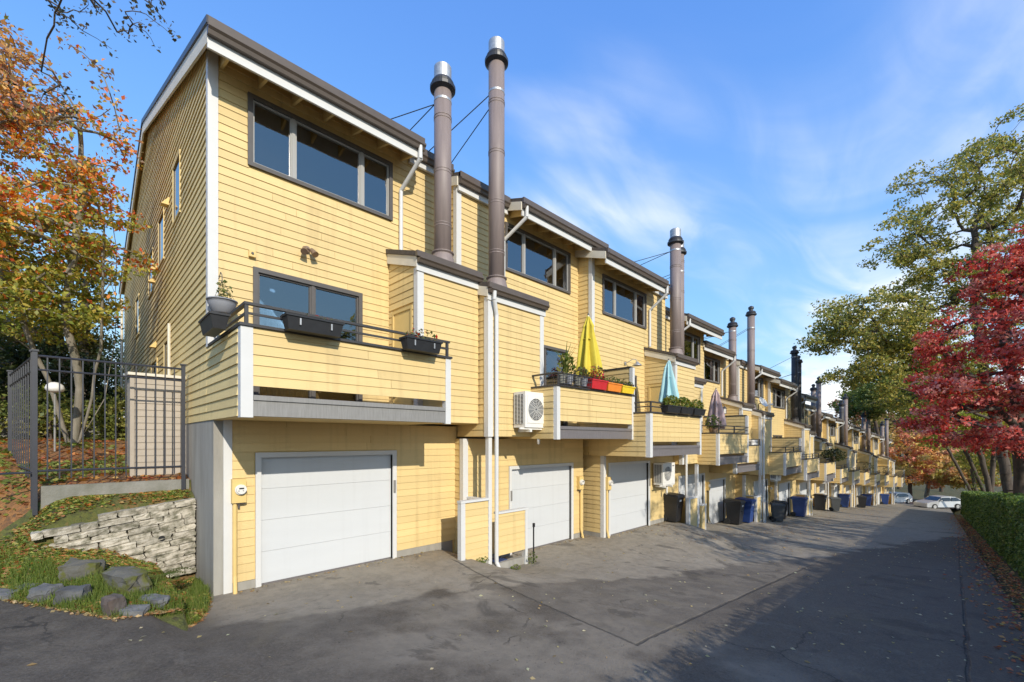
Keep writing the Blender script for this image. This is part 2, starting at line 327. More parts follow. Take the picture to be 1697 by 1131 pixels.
def soil_mat(name, ramp, sc, bumpd=0.03, clump=1.2):
    """ground cover: clumps of several colours"""
    m = bpy.data.materials.new(name); m.use_nodes = True; nt = m.node_tree; N = nt.nodes.new; L = nt.links.new; p = nt.nodes['Principled BSDF']; p.inputs['Roughness'].default_value = 0.95
    geo = N('ShaderNodeNewGeometry'); a = N('ShaderNodeTexNoise'); L(geo.outputs['Position'], a.inputs['Vector']); a.inputs['Scale'].default_value = clump; a.inputs['Detail'].default_value = 4
    v = N('ShaderNodeTexVoronoi'); L(geo.outputs['Position'], v.inputs['Vector']); v.inputs['Scale'].default_value = sc
    ad = N('ShaderNodeMath'); ad.operation = 'MULTIPLY_ADD'; sp = N('ShaderNodeSeparateColor'); L(v.outputs['Color'], sp.inputs[0]); L(sp.outputs[0], ad.inputs[0]); ad.inputs[1].default_value = 0.5
    q = N('ShaderNodeMapRange'); L(a.outputs['Fac'], q.inputs['Value']); q.inputs['From Min'].default_value = 0.3; q.inputs['From Max'].default_value = 0.7; q.inputs['To Max'].default_value = 0.5; L(q.outputs[0], ad.inputs[2])
    cr = N('ShaderNodeValToRGB'); L(ad.outputs[0], cr.inputs[0]); el = cr.color_ramp.elements; cr.color_ramp.interpolation = 'LINEAR'
    while len(el) < len(ramp): el.new(0.5)
    for e, (t, c) in zip(el, ramp): e.position = t; e.color = (*c, 1)
    L(cr.outputs[0], p.inputs['Base Color'])
    n = N('ShaderNodeTexNoise'); L(geo.outputs['Position'], n.inputs['Vector']); n.inputs['Scale'].default_value = 30; n.inputs['Detail'].default_value = 6
    bp = N('ShaderNodeBump'); L(n.outputs['Fac'], bp.inputs['Height']); bp.inputs['Strength'].default_value = 1.0; bp.inputs['Distance'].default_value = bumpd; L(bp.outputs[0], p.inputs['Normal']); MAT[name] = m
soil_mat('bed_soil', [(0.0, (0.045, 0.035, 0.022)), (0.3, (0.075, 0.085, 0.022)), (0.55, (0.10, 0.105, 0.025)), (0.8, (0.17, 0.10, 0.04)), (1.0, (0.24, 0.13, 0.05))], 22)
soil_mat('litter_soil', [(0.0, (0.07, 0.045, 0.028)), (0.35, (0.20, 0.095, 0.035)), (0.6, (0.30, 0.14, 0.045)), (0.8, (0.20, 0.07, 0.03)), (1.0, (0.34, 0.20, 0.075))], 18)
soil_mat('field_soil', [(0.0, (0.05, 0.045, 0.025)), (0.4, (0.075, 0.08, 0.025)), (0.75, (0.13, 0.09, 0.035)), (1.0, (0.17, 0.08, 0.035))], 12)
soil_mat('street_leaf', [(0.0, (0.075, 0.055, 0.047)), (0.5, (0.11, 0.075, 0.06)), (0.8, (0.17, 0.085, 0.06)), (1.0, (0.22, 0.10, 0.07))], 9)
xs = frange(-60, -6, 6) + frange(-5, 100, 1.5) + frange(104, 500, 18); ys = frange(-300, -30, 15) + frange(-26, 12, 1.0) + frange(16, 300, 15)
def terr(x, y):
    d = -0.05
    if y > -0.3 and 0.5 < x < 79: d = -0.9
    if y > 5.5 and -9 < x <= 0.5: d = -0.6
    far = max(0, -y - 14) * 0.02 + max(0, x - 100) * 0.05
    return za(x) + d + 0.05 * fn(x, y, 3, 0.4) * (1 if y < -2.5 else 0) + min(far, 9)
kind(grid('ground', xs, ys, terr, 'field_soil'), 'structure')
hedge_y = lambda X: -1.35 + (X - 18) * 0.0195
xs = frange(-14, 30, 0.35) + frange(30.7, 86, 0.7); 
def road(x, t):
    y0 = hedge_y(max(x, 6)) + 0.62 if x > 4 else -2.2 - (4 - x) * 0.1
    return y0 + (9.0 - y0) * t
nx = len(xs); ts = [i / 30 for i in range(31)]
v = []; 
for x in xs:
    for t in ts:
        y = road(x, t); v.append((x, y, yard_z(x, y) + 0.006 * fn(x, y, 0, 0.5)))
f = [(i * 31 + j, (i + 1) * 31 + j, (i + 1) * 31 + j + 1, i * 31 + j + 1) for i in range(nx - 1) for j in range(30)]
me = bpy.data.meshes.new('alley'); me.from_pydata(v, [], f); me.polygons.foreach_set('use_smooth', [True] * len(f)); kind(link('alley', me, 'asphalt'), 'structure')
kind(grid('street', frange(78, 92, 2), frange(-70, 40, 4), lambda x, y: za(x) + 0.012, 'street_leaf'), 'structure')

# the planted bank left of the first house
def edge_y(X): return 6.88 + max(0, 0.35 - X) * 1.55 + max(0, X - 1.0) ** 2 * 4.5
WALL_Y = 9.45
def bank_z(X, Y):
    t = Y - edge_y(X); z0 = min(za(X), yard_z(X, min(Y, 8.2))) - 0.03; k = -0.06 + 0.24 * sstep(1.5, -0.1, X)
    front = z0 + 0.08 * sstep(0, 0.25, t) + max(t - 0.45, 0) * k
    if t < 0: front = z0 + 0.6 * t
    if Y > 9.95: top = -0.72 + min(Y - 9.95, 4.5) * 0.15 + max(0, Y - 14.45) * 0.05
    else: top = -1.02 + 0.10 * sstep(9.45, 9.9, Y) + 0.09 * max(-1.8, X - 1.5) * sstep(9.95, 9.5, Y)
    # left of the stone wall the ground simply slopes up to the terrace
    s = sstep(0.5, 3.0, t + 0.25 * max(0, -X)); slope = front * (1 - s) + max(top, front) * s
    w = sstep(0.10, -0.55, X); stepped = top if Y > WALL_Y + 0.12 else front
    z = stepped * (1 - w) + slope * w
    return z + 0.03 * fn(X, Y, 1, 2.2) + 0.014 * fn(X, Y, 5, 7)
bx = frange(-9, -2.2, 0.4) + frange(-2.1, 1.56, 0.07); by = frange(6.3, 10.6, 0.07) + frange(10.8, 34, 0.5)
b = grid('planting_bank', bx, by, bank_z, 'bed_soil'); kind(b, 'structure')
me = b.data; me.materials.append(MAT['litter_soil'])
for pl in me.polygons:
    c = pl.center
    if c.y > 9.96: pl.material_index = 1
# ------------------------------------------------------------------ townhouses
def zr(y): return 8.72 + 0.332 * (y + 0.66)        # main roof top
def zb(y): return 6.06 + 0.332 * (y + 1.22)        # bay roof top
class House:
    def __init__(s, i, near):
        s.i = i; s.mir = (i % 2 == 1); s.near = near; s.rng = random.Random(100 + i)
        s.root = empty('townhouse', (X0[i], YM[i], ZE[i] - 8.72)); s.g = GO[i]
        s.L = 1 if s.mir else -1                   # local x direction that faces world -X
        s.xl = W if s.mir else 0.0                 # local x of the world-left edge
    def part(s, name, mb, m, parent=None, label=None):
        o = link(name, mb.mesh(name, W if s.mir else None), m, parent or s.root)
        if label: o['label'] = label
        return o
    # clapboards -------------------------------------------------
    def front(s, parent, u0, u1, z0, z1, y, holes=(), m='yellow', cap=None):
        jm = MB(); z = z0
        while z < z1 - 0.02:
            zt = min(z + E, z1); iv = [(u0, u1)]
            for (a, b, c, d) in holes:
                ov = min(zt, d) - max(z, c)
                if ov > 0.42 * (zt - z):
                    nv = []
                    for p, q in iv:
                        if b <= p or a >= q: nv.append((p, q))
                        else:
                            if a > p + 0.01: nv.append((p, a))
                            if b < q - 0.01: nv.append((b, q))
                    iv = nv
            if s.near:
                nv = []
                for p, q in iv:
                    while q - p > 3.0 and s.rng.random() < 0.75:
                        c_ = p + s.rng.uniform(0.8, 2.4); nv.append((p, c_ - 0.0025)); p = c_ + 0.0025
                        if s.rng.random() < 0.6: break
                    nv.append((p, q))
                iv = nv
            for p, q in iv:
                mb = jm if not s.near else MB(); t = 0.022 + s.rng.uniform(-0.002, 0.002); tt = 0.008 + (0.014) * (1 - (zt - z) / E); dz = s.rng.uniform(-0.002, 0.002)
                mb.hexa([(p, y - t, z + dz), (q, y - t, z + dz), (q, y - 0.001, z + dz), (p, y - 0.001, z + dz), (p, y - tt, zt), (q, y - tt, zt), (q, y - 0.001, zt), (p, y - 0.001, zt)])
                if s.near: s.part('siding_board', mb, m, parent)
            z += E
        if not s.near and jm.v: kind(s.part('siding', jm, m, parent), 'stuff')
    def side(s, parent, x, y0, y1, z0, z1, holes=(), m='yellow', top=None, sg=None, lap=0.022):
        """boards on a wall that faces world -X; top(z) -> (ymin, ymax) clips under a slope"""
        jm = MB(); z = z0; sg = sg or s.L
        while z < z1 - 0.02:
            zt = min(z + E, z1); iv = [(y0, y1)]
            for (a, b, c, d) in holes:
                if min(zt, d) - max(z, c) > 0.42 * (zt - z):
                    nv = []
                    for p, q in iv:
                        if b <= p or a >= q: nv.append((p, q))
                        else:
                            if a > p + 0.01: nv.append((p, a))
                            if b < q - 0.01: nv.append((b, q))
                    iv = nv
            for p, q in iv:
                pb, qb, pt, qt = p, q, p, q
                if top:
                    a, b = top(z); pb, qb = max(p, a), min(q, b); a, b = top(zt); pt, qt = max(p, a), min(q, b)
                    if qb - pb < 0.05: continue
                    if qt < pt: pt = qt = (pt + qt) / 2
                mb = jm if not s.near else MB(); t = lap + s.rng.uniform(-0.003, 0.003); tt = 0.008; dz = s.rng.uniform(-0.002, 0.002)
                xb = x + sg * 0.001; xo = x + sg * t; xt = x + sg * tt
                if sg < 0: P = [(xo, pb, z + dz), (xb, pb, z + dz), (xb, qb, z + dz), (xo, qb, z + dz), (xt, pt, zt), (xb, pt, zt), (xb, qt, zt), (xt, qt, zt)]
                else: P = [(xb, pb, z + dz), (xo, pb, z + dz), (xo, qb, z + dz), (xb, qb, z + dz), (xb, pt, zt), (xt, pt, zt), (xt, qt, zt), (xb, qt, zt)]
                mb.hexa(P)
                if s.near: s.part('siding_board', mb, m, parent)
            z += E
        if not s.near and jm.v: kind(s.part('siding', jm, m, parent), 'stuff')
    def window(s, u0, u1, z0, z1, mull, curtains=(), door=False, name='window'):
        fr = MB(); w = 0.058; a, b = -0.05, 0.09
        fr.box(u0 - 0.02, u1 + 0.02, a, b, z1 - w, z1 + 0.02).box(u0 - 0.02, u1 + 0.02, a, b, z0 - 0.02, z0 + w * 0.8).box(u0 - 0.02, u0 + w, a, b, z0 + w * 0.8, z1 - w).box(u1 - w, u1 + 0.02, a, b, z0 + w * 0.8, z1 - w)
        win = s.part(name, fr, 'frame'); edges = [u0 + w] + [q for m_ in mull for q in (m_ - 0.028, m_ + 0.028)] + [u1 - w]
        for m_ in mull: s.part('mullion', MB().box(m_ - 0.028, m_ + 0.028, -0.03, 0.07, z0 + w * 0.8, z1 - w), 'frame' if door else 'sash', win)
        for k in range(0, len(edges), 2):
            p, q = edges[k], edges[k + 1]; sw = 0.028; zz0, zz1 = z0 + w * 0.8, z1 - w; y0, y1 = -0.012, 0.05
            sa = MB().box(p, q, y0, y1, zz0, zz0 + sw).box(p, q, y0, y1, zz1 - sw, zz1).box(p, p + sw, y0, y1, zz0 + sw, zz1 - sw).box(q - sw, q, y0, y1, zz0 + sw, zz1 - sw)
            s.part('sash', sa, 'frame' if door else 'sash', win)
            s.part('pane', MB().box(p + sw, q - sw, 0.018, 0.026, zz0 + sw, zz1 - sw), 'glass', win)
            if k // 2 in curtains:
                cu = MB(); n = 26; pts = [(p + (q - p) * i / n, 0.13 + 0.018 * math.sin(i * 2.1)) for i in range(n + 1)]
                for (xa, ya), (xb, yb) in zip(pts[:-1], pts[1:]): cu.quad((xa, ya, z0 + 0.03), (xb, yb, z0 + 0.03), (xb, yb, z1), (xa, ya, z1))
                s.part('curtain', cu, 'curtain', win)
        r = MB(); x0, x1, y1, c0, c1 = u0 - 0.3, u1 + 0.3, 1.7, z0 - (0.02 if door else 0.8), z1 + 0.25; y0 = 0.121
        r.quad((x0, y1, c0), (x1, y1, c0), (x1, y1, c1), (x0, y1, c1)).quad((x0, y0, c0), (x0, y1, c0), (x0, y1, c1), (x0, y0, c1)).quad((x1, y1, c0), (x1, y0, c0), (x1, y0, c1), (x1, y1, c1)).quad((x0, y0, c0), (x1, y0, c0), (x1, y1, c0), (x0, y1, c0)).quad((x0, y1, c1), (x1, y1, c1), (x1, y0, c1), (x0, y0, c1))
        s.part('room_interior', r, 'room', win)
        return win
    def slab(s, name, u0, u1, z0, z1, y0, y1, holes, m, parent=None):
        mb = MB(); us = sorted({u0, u1, *[h[0] for h in holes], *[h[1] for h in holes]}); zs = sorted({z0, z1, *[h[2] for h in holes], *[h[3] for h in holes]})
        for a, b in zip(us[:-1], us[1:]):
            for c, d in zip(zs[:-1], zs[1:]):
                mu, mz = (a + b) / 2, (c + d) / 2
                if any(h[0] < mu < h[1] and h[2] < mz < h[3] for h in holes): continue
                mb.box(a, b, y0, y1, c, d)
        return s.part(name, mb, m, parent)
    def gutter(s, parent, u0, u1, y, z, h=0.125):
        """K profile gutter hung on a fascia at y, top at z"""
        s.part('gutter', MB().prismx([(y - 0.004, z), (y - 0.004, z - h), (y - 0.075, z - h), (y - 0.095, z - h * 0.55), (y - 0.128, z - h * 0.30), (y - 0.128, z), (y - 0.112, z), (y - 0.112, z - 0.02)], u0, u1), 'gutter', parent)
    # whole house ------------------------------------------------
    def build(s):
        i, mir, L, xl, g = s.i, s.mir, s.L, s.xl, s.g; first = i == 0
        e0, e1 = (-0.60, 3.17) if mir else (-0.14, 3.65)
        wu0, wu1 = (0.50, 3.19) if mir else (0.56, 3.25)
        win = (wu0, wu1, 7.12, 8.31); sl = (0.64, 2.57, 3.04, 5.37)
        # front wall of the two upper floors
        fw = s.slab('front_wall', 0.002, W - 0.002, 2.83, 8.74, 0.0, 0.12, [win, sl], 'yellow_flat')
        tl = 0.115
        s.front(fw, tl, W - 0.004, 3.0, 8.62, 0.0, [win, sl, (3.22, W, 2.9, 6.36)])
        if mir: s.front(fw, 0.0, tl, 3.0, 8.62, 0.0)
        # world-left corner trim of the upper wall
        if mir: s.part('corner_trim', MB().box(W - 0.115, W + 0.03, -0.032, 0.09, 6.30, 8.70), 'white', fw)
        elif first: s.part('corner_trim', MB().box(-0.03, tl, -0.032, 0.10, 3.93, 8.72), 'white', fw)
        else: s.part('corner_trim', MB().box(-0.03, tl, -0.032, 0.09, 3.93, 8.72), 'white', fw)
        # windows
        if mir: s.window(*win, [wu0 + 0.68, wu1 - 0.71], curtains=(0, 2))
        else: s.window(*win, [wu0 + 0.72, wu1 - 0.66], curtains=(0,))
        s.window(*sl, [1.62], curtains=(0,), door=True, name='sliding_door')
        # side walls
        def under(z):
            return (-0.66 + (z + 0.14 - 8.72) / 0.332 if z > 8.6 else -99, 16.3 - ((z + 0.14 - 8.72) / 0.332 - 0.66 if z > 8.6 else -99))
        prof = [(0.13, 0.2), (16.0, 0.2), (16.0, zr(0) - 0.17), (8.0, zr(7.85) - 0.17), (0.13, zr(0.13) - 0.17)]
        lw = s.part('side_wall', MB().prismx([(y, max(z, 2.74)) for y, z in prof], xl, xl - L * 0.10), 'yellow_flat')
        s.part('side_wall', MB().prismx([(y, max(z, 2.0)) for y, z in prof], W - xl, W - xl + L * 0.10), 'yellow_flat')
        s.part('back_wall', MB().box(0.12, W - 0.12, 15.88, 15.98, 2.0, 8.6), 'yellow_flat')
        s.part('upper_floor', MB().box(0.12, W - 0.12, 0.14, 15.8, 2.76, 2.9).box(0.12, W - 0.12, 1.75, 15.8, 5.75, 5.9), 'room')
        if first: pass
        elif mir:
            s.side(lw, xl, 0.09, 1.0, 6.3, 8.7)
        else: s.side(lw, xl, 0.09, 1.0, 3.0, 8.7)
        # roof
        rf = MB(); rid = 7.85
        def slabp(y0): return [(y0, zr(y0)), (y0, zr(y0) - 0.10), (rid, zr(rid) - 0.10), (16.4, zr(-0.7) - 0.10), (16.4, zr(-0.7)), (rid, zr(rid))]
        rl = -0.14 if not mir else e0
        rf.prismx(slabp(-0.66), e0, e1)
        rf.prismx(slabp(-0.17), e1, W + (0.0 if not mir else 0.03))
        roof = s.part('roof', rf, 'roofing')
        so = MB(); so.prismx([(-0.60, zr(-0.6) - 0.103), (-0.60, zr(-0.6) - 0.118), (0.4, zr(0.4) - 0.118), (0.4, zr(0.4) - 0.103)], e0 + 0.02, e1 - 0.002)
        s.part('soffit', so, 'yellow_flat', roof)
        n = 7
        for k in range(n):
            u = e0 + 0.30 + (e1 - e0 - 0.45) * k / (n - 1)
            s.part('rafter', MB().prismx([(-0.56, zr(-0.56) - 0.119), (-0.56, zr(-0.56) - 0.39), (0.0, zr(0) - 0.44), (0.0, zr(0) - 0.119)], u - 0.022, u + 0.022), 'yellow_flat', roof)
        s.part('fascia', MB().box(e0 + 0.004, e1 - 0.004, -0.602, -0.562, 8.305, 8.615), 'white', roof)
        s.part('edge_flashing', MB().box(e0 - 0.012, e1 + 0.012, -0.675, -0.615, 8.60, 8.735), 'gutter', roof)
        s.gutter(roof, e0 - 0.006, e1 + 0.006, -0.605, 8.595)
        s.part('fascia', MB().box(e1 + 0.004, W + 0.02, -0.105, -0.036, 8.50, 8.77), 'white', roof)
        s.part('edge_flashing', MB().box(e1, W + 0.03, -0.19, -0.125, 8.765, 8.90), 'gutter', roof)
        s.gutter(roof, e1 + 0.002, W + 0.03, -0.108, 8.76)
        # rake boards
        def rake(x0_, x1_, y0, y1, hh=0.21): return MB().prismx([(y0, zr(y0) - 0.105), (y0, zr(y0) - 0.105 - hh), (y1, zr(y1) - 0.105 - hh), (y1, zr(y1) - 0.105)], x0_, x1_)
        if first: pass
        elif mir: s.part('rake_board', rake(e1 - 0.0, e1 + 0.035, -0.60, -0.11), 'cream', roof); s.part('rake_board', rake(W + 0.032, W + 0.065, -0.10, 0.9), 'cream', roof)
        else: s.part('rake_board', rake(e0 - 0.035, e0, -0.60, 0.9), 'cream', roof)
        # overhanging storey: floor, balcony, storage bay
        s.part('overhang_floor', MB().box(0.004, 3.39, -1.86, -0.02, 2.742, 2.80).box(3.39, W - 0.004, -1.08, -0.02, 2.782, 2.84), 'yellow_flat')
        s.balcony(first)
        s.bay(first)
        s.garage(first)
        s.chimney()
        if first: s.end_wall(lw, under)
        # roof downspout
        if i != 99:
            ue = e1 - 0.10; uw = e1 - 0.20 if not mir else e1 + 0.13
            s.part('downspout', MB().path([(ue, -0.67, 8.56), (ue, -0.665, 8.27), (uw, -0.075, 7.80), (uw, -0.075, 6.50)], 0.043, 10), 'white')
    def balcony(s, first):
        mir, L = s.mir, s.L; yf = -1.9; x1 = 3.39
        b = s.part('balcony', MB().box(0.02, x1 - 0.02, -1.84, -0.004, 2.803, 3.03), 'zinc_dark')
        ba = MB().box(0.10, x1 - 0.08, yf + 0.025, yf + 0.10, 3.17, 3.92); s.part('balcony_panel', ba, 'yellow_flat', b)
        s.front(b, 0.135, x1 - 0.105, 3.145, 3.925, yf + 0.025)
        s.part('corner_trim', MB().box(-0.012, 0.135, yf - 0.004, yf + 0.13, 2.722, 3.925), 'white', b)
        s.part('corner_trim', MB().box(x1 - 0.105, x1 + 0.012, yf - 0.004, yf + 0.10, 2.722, 3.925), 'white', b)
        s.part('scupper_beam', MB().box(0.14, x1 - 0.11, yf + 0.01, yf + 0.09, 2.742, 2.955).box(0.14, x1 - 0.11, yf - 0.012, yf + 0.09, 2.955, 3.02), 'zinc' if s.i == 0 else 'zinc_dark', b)
        cap = MB().box(-0.03, x1 + 0.03, yf - 0.03, yf + 0.15, 3.928, 3.965)
        if not first or True:
            if not mir: cap.box(-0.03, 0.12, yf + 0.15, -0.035, 3.928, 3.965)
            else: cap.box(x1 - 0.10, x1 + 0.03, yf + 0.15, -1.10, 3.928, 3.965)
        s.part('balcony_cap', cap, 'rail', b)
        # rail
        r = MB(); r.box(0.03, x1 - 0.01, yf - 0.01, yf + 0.05, 4.215, 4.25); r.box(0.05, x1 - 0.03, yf + 0.005, yf + 0.035, 4.09, 4.12)
        for u in (0.06, 1.68, x1 - 0.06) if not first else (0.06, x1 - 0.06): r.box(u - 0.022, u + 0.022, yf, yf + 0.04, 3.965, 4.215)
        if not mir:
            r.box(0.03, 0.085, yf + 0.05, -0.04, 4.215, 4.25); r.box(0.045, 0.07, yf + 0.05, -0.04, 4.09, 4.12)
            if not first: r.box(0.035, 0.08, -1.0, -0.95, 3.965, 4.215)
        else: r.box(x1 - 0.07, x1 - 0.01, yf + 0.05, -1.1, 4.215, 4.25)
        s.part('balcony_rail', r, 'rail', b)
        # left cheek, boarded outside
        if not mir:
            s.part('balcony_panel', MB().box(0.0, 0.10, yf + 0.13, -0.002, 2.73, 3.925), 'yellow_flat', b)
            if not first: s.side(b, 0.0, yf + 0.13, 0.09, 2.74, 3.92)
            s.part('balcony_panel', MB().box(x1 - 0.09, x1 - 0.01, yf + 0.10, -1.12, 2.83, 3.92), 'yellow_flat', b)
        else:
            s.part('balcony_panel', MB().box(x1 - 0.10, x1, yf + 0.10, -1.10, 2.73, 3.925), 'yellow_flat', b)
            s.side(b, x1, yf + 0.10, -1.10, 2.74, 3.92)
            # privacy screen at the far end
            s.part('privacy_screen', MB().box(0.005, 0.075, yf + 0.10, -0.03, 2.83, 4.72), 'yellow_flat', b)
            s.side(b, 0.075, yf + 0.10, -0.03, 3.05, 4.72)
            s.part('screen_cap', MB().box(-0.02, 0.11, yf + 0.06, -0.02, 4.725, 4.765), 'rail', b)
            s.part('corner_trim', MB().box(-0.012, 0.10, yf + 0.0, yf + 0.10, 3.97, 4.722), 'white', b)
    def bay(s, first):
        mir, L = s.mir, s.L; y = -1.1; u0, u1 = 3.21, W
        if mir: u0 = 2.98
        top = 5.80
        b = s.part('storage_bay', MB().box(u0, u1, y, y + 0.08, 2.79, top + 0.1).prismx([(y + 0.08, 2.79), (-0.002, 2.79), (-0.002, zb(0) - 0.1), (y + 0.08, zb(y) - 0.1)], u0, u0 + 0.08).prismx([(y + 0.08, 2.79), (-0.002, 2.79), (-0.002, zb(0) - 0.1), (y + 0.08, zb(y) - 0.1)], u1 - 0.08, u1), 'yellow_flat')
        s.front(b, u0 + 0.115, u1 - (0.115 if mir else 0.004), 2.79, top, y)
        if mir: s.part('corner_trim', MB().box(u1 - 0.115, u1 + 0.03, y - 0.032, y + 0.10, 2.78, top), 'white', b); s.part('corner_trim', MB().box(u0 - 0.02, u0 + 0.115, y - 0.032, y + 0.10, 3.97, top), 'white', b)
        else: s.part('corner_trim', MB().box(u0 - 0.03, u0 + 0.115, y - 0.032, y + 0.10, 3.0, top), 'white', b)
        cl = lambda z: (-99 if z < 5.72 else (z + 0.24 - 6.06) / 0.332 - 1.22, 99)
        if not mir:
            dr = (-0.93, -0.16, 3.0, 5.10)
            s.side(b, u0, y + 0.10, -0.02, 3.05, 6.15, holes=[dr], top=cl)
            d = s.part('storage_door', MB().box(u0 - 0.008, u0 + 0.0, -0.87, -0.22, 3.05, 5.04), 'pipe_yellow', b)
            t = MB().box(u0 - 0.03, u0, -0.93, -0.87, 3.05, 5.10).box(u0 - 0.03, u0, -0.22, -0.16, 3.05, 5.10).box(u0 - 0.03, u0, -0.87, -0.22, 5.04, 5.10)
            s.part('door_casing', t, 'yellow_flat', b)
        else: s.side(b, W, y + 0.10, -0.05, 2.79, 6.15, top=cl)
        ro = MB().prismx([(-1.20, zb(-1.20)), (-1.20, zb(-1.20) - 0.09), (-0.005, zb(0) - 0.09), (-0.005, zb(0))], u0 - 0.09, u1 + (0.07 if mir else 0.02))
        s.part('bay_roof', ro, 'roofing', b)
        s.part('fascia', MB().box(u0 - 0.06, u1 + (0.05 if mir else 0.01), -1.155, -1.115, 5.72, 5.965), 'white', b)
        s.part('edge_flashing', MB().box(u0 - 0.10, u1 + (0.08 if mir else 0.02), -1.235, -1.165, 5.965, 6.075), 'gutter', b)
        s.gutter(b, u0 - 0.06, u1 + (0.06 if mir else 0.015), -1.158, 5.96, 0.10)
        xr = (u0 - 0.065) if not mir else (u1 + 0.032)
        s.part('rake_board', MB().prismx([(-1.15, zb(-1.15) - 0.095), (-1.15, zb(-1.15) - 0.30), (-0.03, zb(-0.03) - 0.30), (-0.03, zb(-0.03) - 0.095)], xr, xr + 0.033), 'cream', b)
        if mir:  # bay downspout runs to the ground in front of the corner post
            s.part('downspout', MB().path([(u1 - 0.06, -1.24, 5.9), (u1 - 0.06, -1.235, 5.72), (u1 - 0.17, -1.185, 5.42), (u1 - 0.17, -1.185, s.g + 0.22), (u1 - 0.17, -1.30, s.g + 0.05), (u1 - 0.17, -1.42, s.g + 0.02)], 0.043, 10), 'white', b)
        # closing strip between the bay and the balcony front below the deck
    def garage(s, first):
        mir, g = s.mir, s.g; y = -0.32; u0, u1 = 0.14, W - 0.004
        if mir: u0, u1 = 0.25, W + 0.06
        d0, d1 = (0.66, 3.10) if not mir else (0.83, 3.28)
        if s.i == 2: d0, d1 = 0.48, 2.86
        zt = g + 2.13; hole = (d0, d1, g - 0.3, zt)
        gw = s.slab('garage_wall', u0, u1, g - 0.3, 2.74, y, y + 0.12, [hole], 'yellow_flat')
        s.front(gw, u0 + (0.10 if not mir else 0.0), u1 - (0.115 if mir else 0), g + 0.13, 2.74, y, [(d0 - 0.10, d1 + 0.10, g, zt + 0.09)])
        s.part('corner_trim', MB().box(u0 - 0.02, u0 + 0.10, y - 0.032, y + 0.09, g - 0.03, 2.74) if not mir else MB().box(u1 - 0.115, u1 + 0.03, y - 0.032, y + 0.09, g - 0.03, 2.74), 'white', gw)
        s.part('plinth', MB().box(u0 + 0.10, d0 - 0.087, y - 0.018, y - 0.002, g - 0.3, g + 0.125), 'concrete', gw); s.part('plinth', MB().box(d1 + 0.087, u1 - 0.117, y - 0.018, y - 0.002, g - 0.3, g + 0.125), 'concrete', gw)
        c = MB().box(d0 - 0.085, d0, y - 0.034, y + 0.10, g - 0.02, zt).box(d1, d1 + 0.085, y - 0.034, y + 0.10, g - 0.02, zt).box(d0 - 0.085, d1 + 0.085, y - 0.034, y + 0.10, zt, zt + 0.085)
        s.part('door_casing', c, 'white', gw)
        gd = s.part('garage_door', MB().box(d0 + 0.002, d1 - 0.002, y + 0.075, y + 0.10, g - 0.02, zt - 0.002), 'door_white')
        h = 2.12 / 4
        for k in range(4): s.part('door_panel', MB().box(d0 + 0.004, d1 - 0.004, y + 0.052, y + 0.078, g + 0.012 + k * h + 0.002, g + 0.012 + (k + 1) * h - 0.002), 'door_white', gd)
        s.part('bottom_seal', MB().box(d0 + 0.004, d1 - 0.004, y + 0.046, y + 0.078, g - 0.02, g + 0.011), 'zinc_dark', gd)
        s.part('door_hinge', MB().box(d1 + 0.01, d1 + 0.05, y - 0.062, y - 0.035, g + 1.35, g + 1.60), 'zinc', gd)
        # walls of the garage box returning to the house and the jog towards the neighbour
        xl = u0 if not mir else u1
        s.part('garage_side', MB().box(xl, xl - s.L * 0.1, y + 0.09, 1.2, g - 0.3, 2.74), 'yellow_flat', gw)
        if not first: s.side(gw, xl, y + 0.09, 0.9, g + 0.13, 2.74)
        if not first: s.part('plinth', MB().box(xl, xl + s.L * 0.018, y + 0.09, 0.9, g - 0.3, g + 0.125), 'concrete', gw)
        # electric meter beside the door
        um = (d0 - 0.34) if not mir else (d0 - 0.36); m = MB().box(um - 0.10, um + 0.10, y - 0.12, y - 0.02, g + 1.42, g + 1.80)
        if s.i in (2,): um = 0.30; m = MB().box(um - 0.09, um + 0.09, y - 0.12, y - 0.02, g + 1.42, g + 1.80)
        if s.i < 6:
            mt = s.part('electric_meter', m, 'pipe_yellow')
            zc = g + 1.63
            s.part('meter_dial', MB().tube((um + 0.015, y - 0.12, zc), (um + 0.015, y - 0.155, zc), 0.083, 0.083, 20).tube((um + 0.015, y - 0.155, zc), (um + 0.015, y - 0.19, zc), 0.072, 0.066, 20), 'lamp_white', mt)
            s.part('meter_display', MB().box(um - 0.02, um + 0.05, y - 0.1925, y - 0.1905, zc + 0.012, zc + 0.035).box(um - 0.03, um - 0.015, y - 0.1925, y - 0.1905, zc - 0.02, zc - 0.008).box(um + 0.03, um + 0.045, y - 0.1925, y - 0.1905, zc - 0.02, zc - 0.008), 'black', mt)
            s.part('conduit', MB().path([(um - 0.05, y - 0.06, g + 1.42), (um - 0.05, y - 0.06, g + 0.25), (um - 0.06, y - 0.13, g - 0.02)], 0.032, 10), 'pipe_yellow', mt)
            s.part('meter_hasp', MB().box(um - 0.04, um + 0.09, y - 0.09, y - 0.03, g + 1.395, g + 1.415).box(um - 0.01, um + 0.015, y - 0.08, y - 0.06, g + 1.33, g + 1.395), 'frame', mt)
        if mir: s.bin_screen()
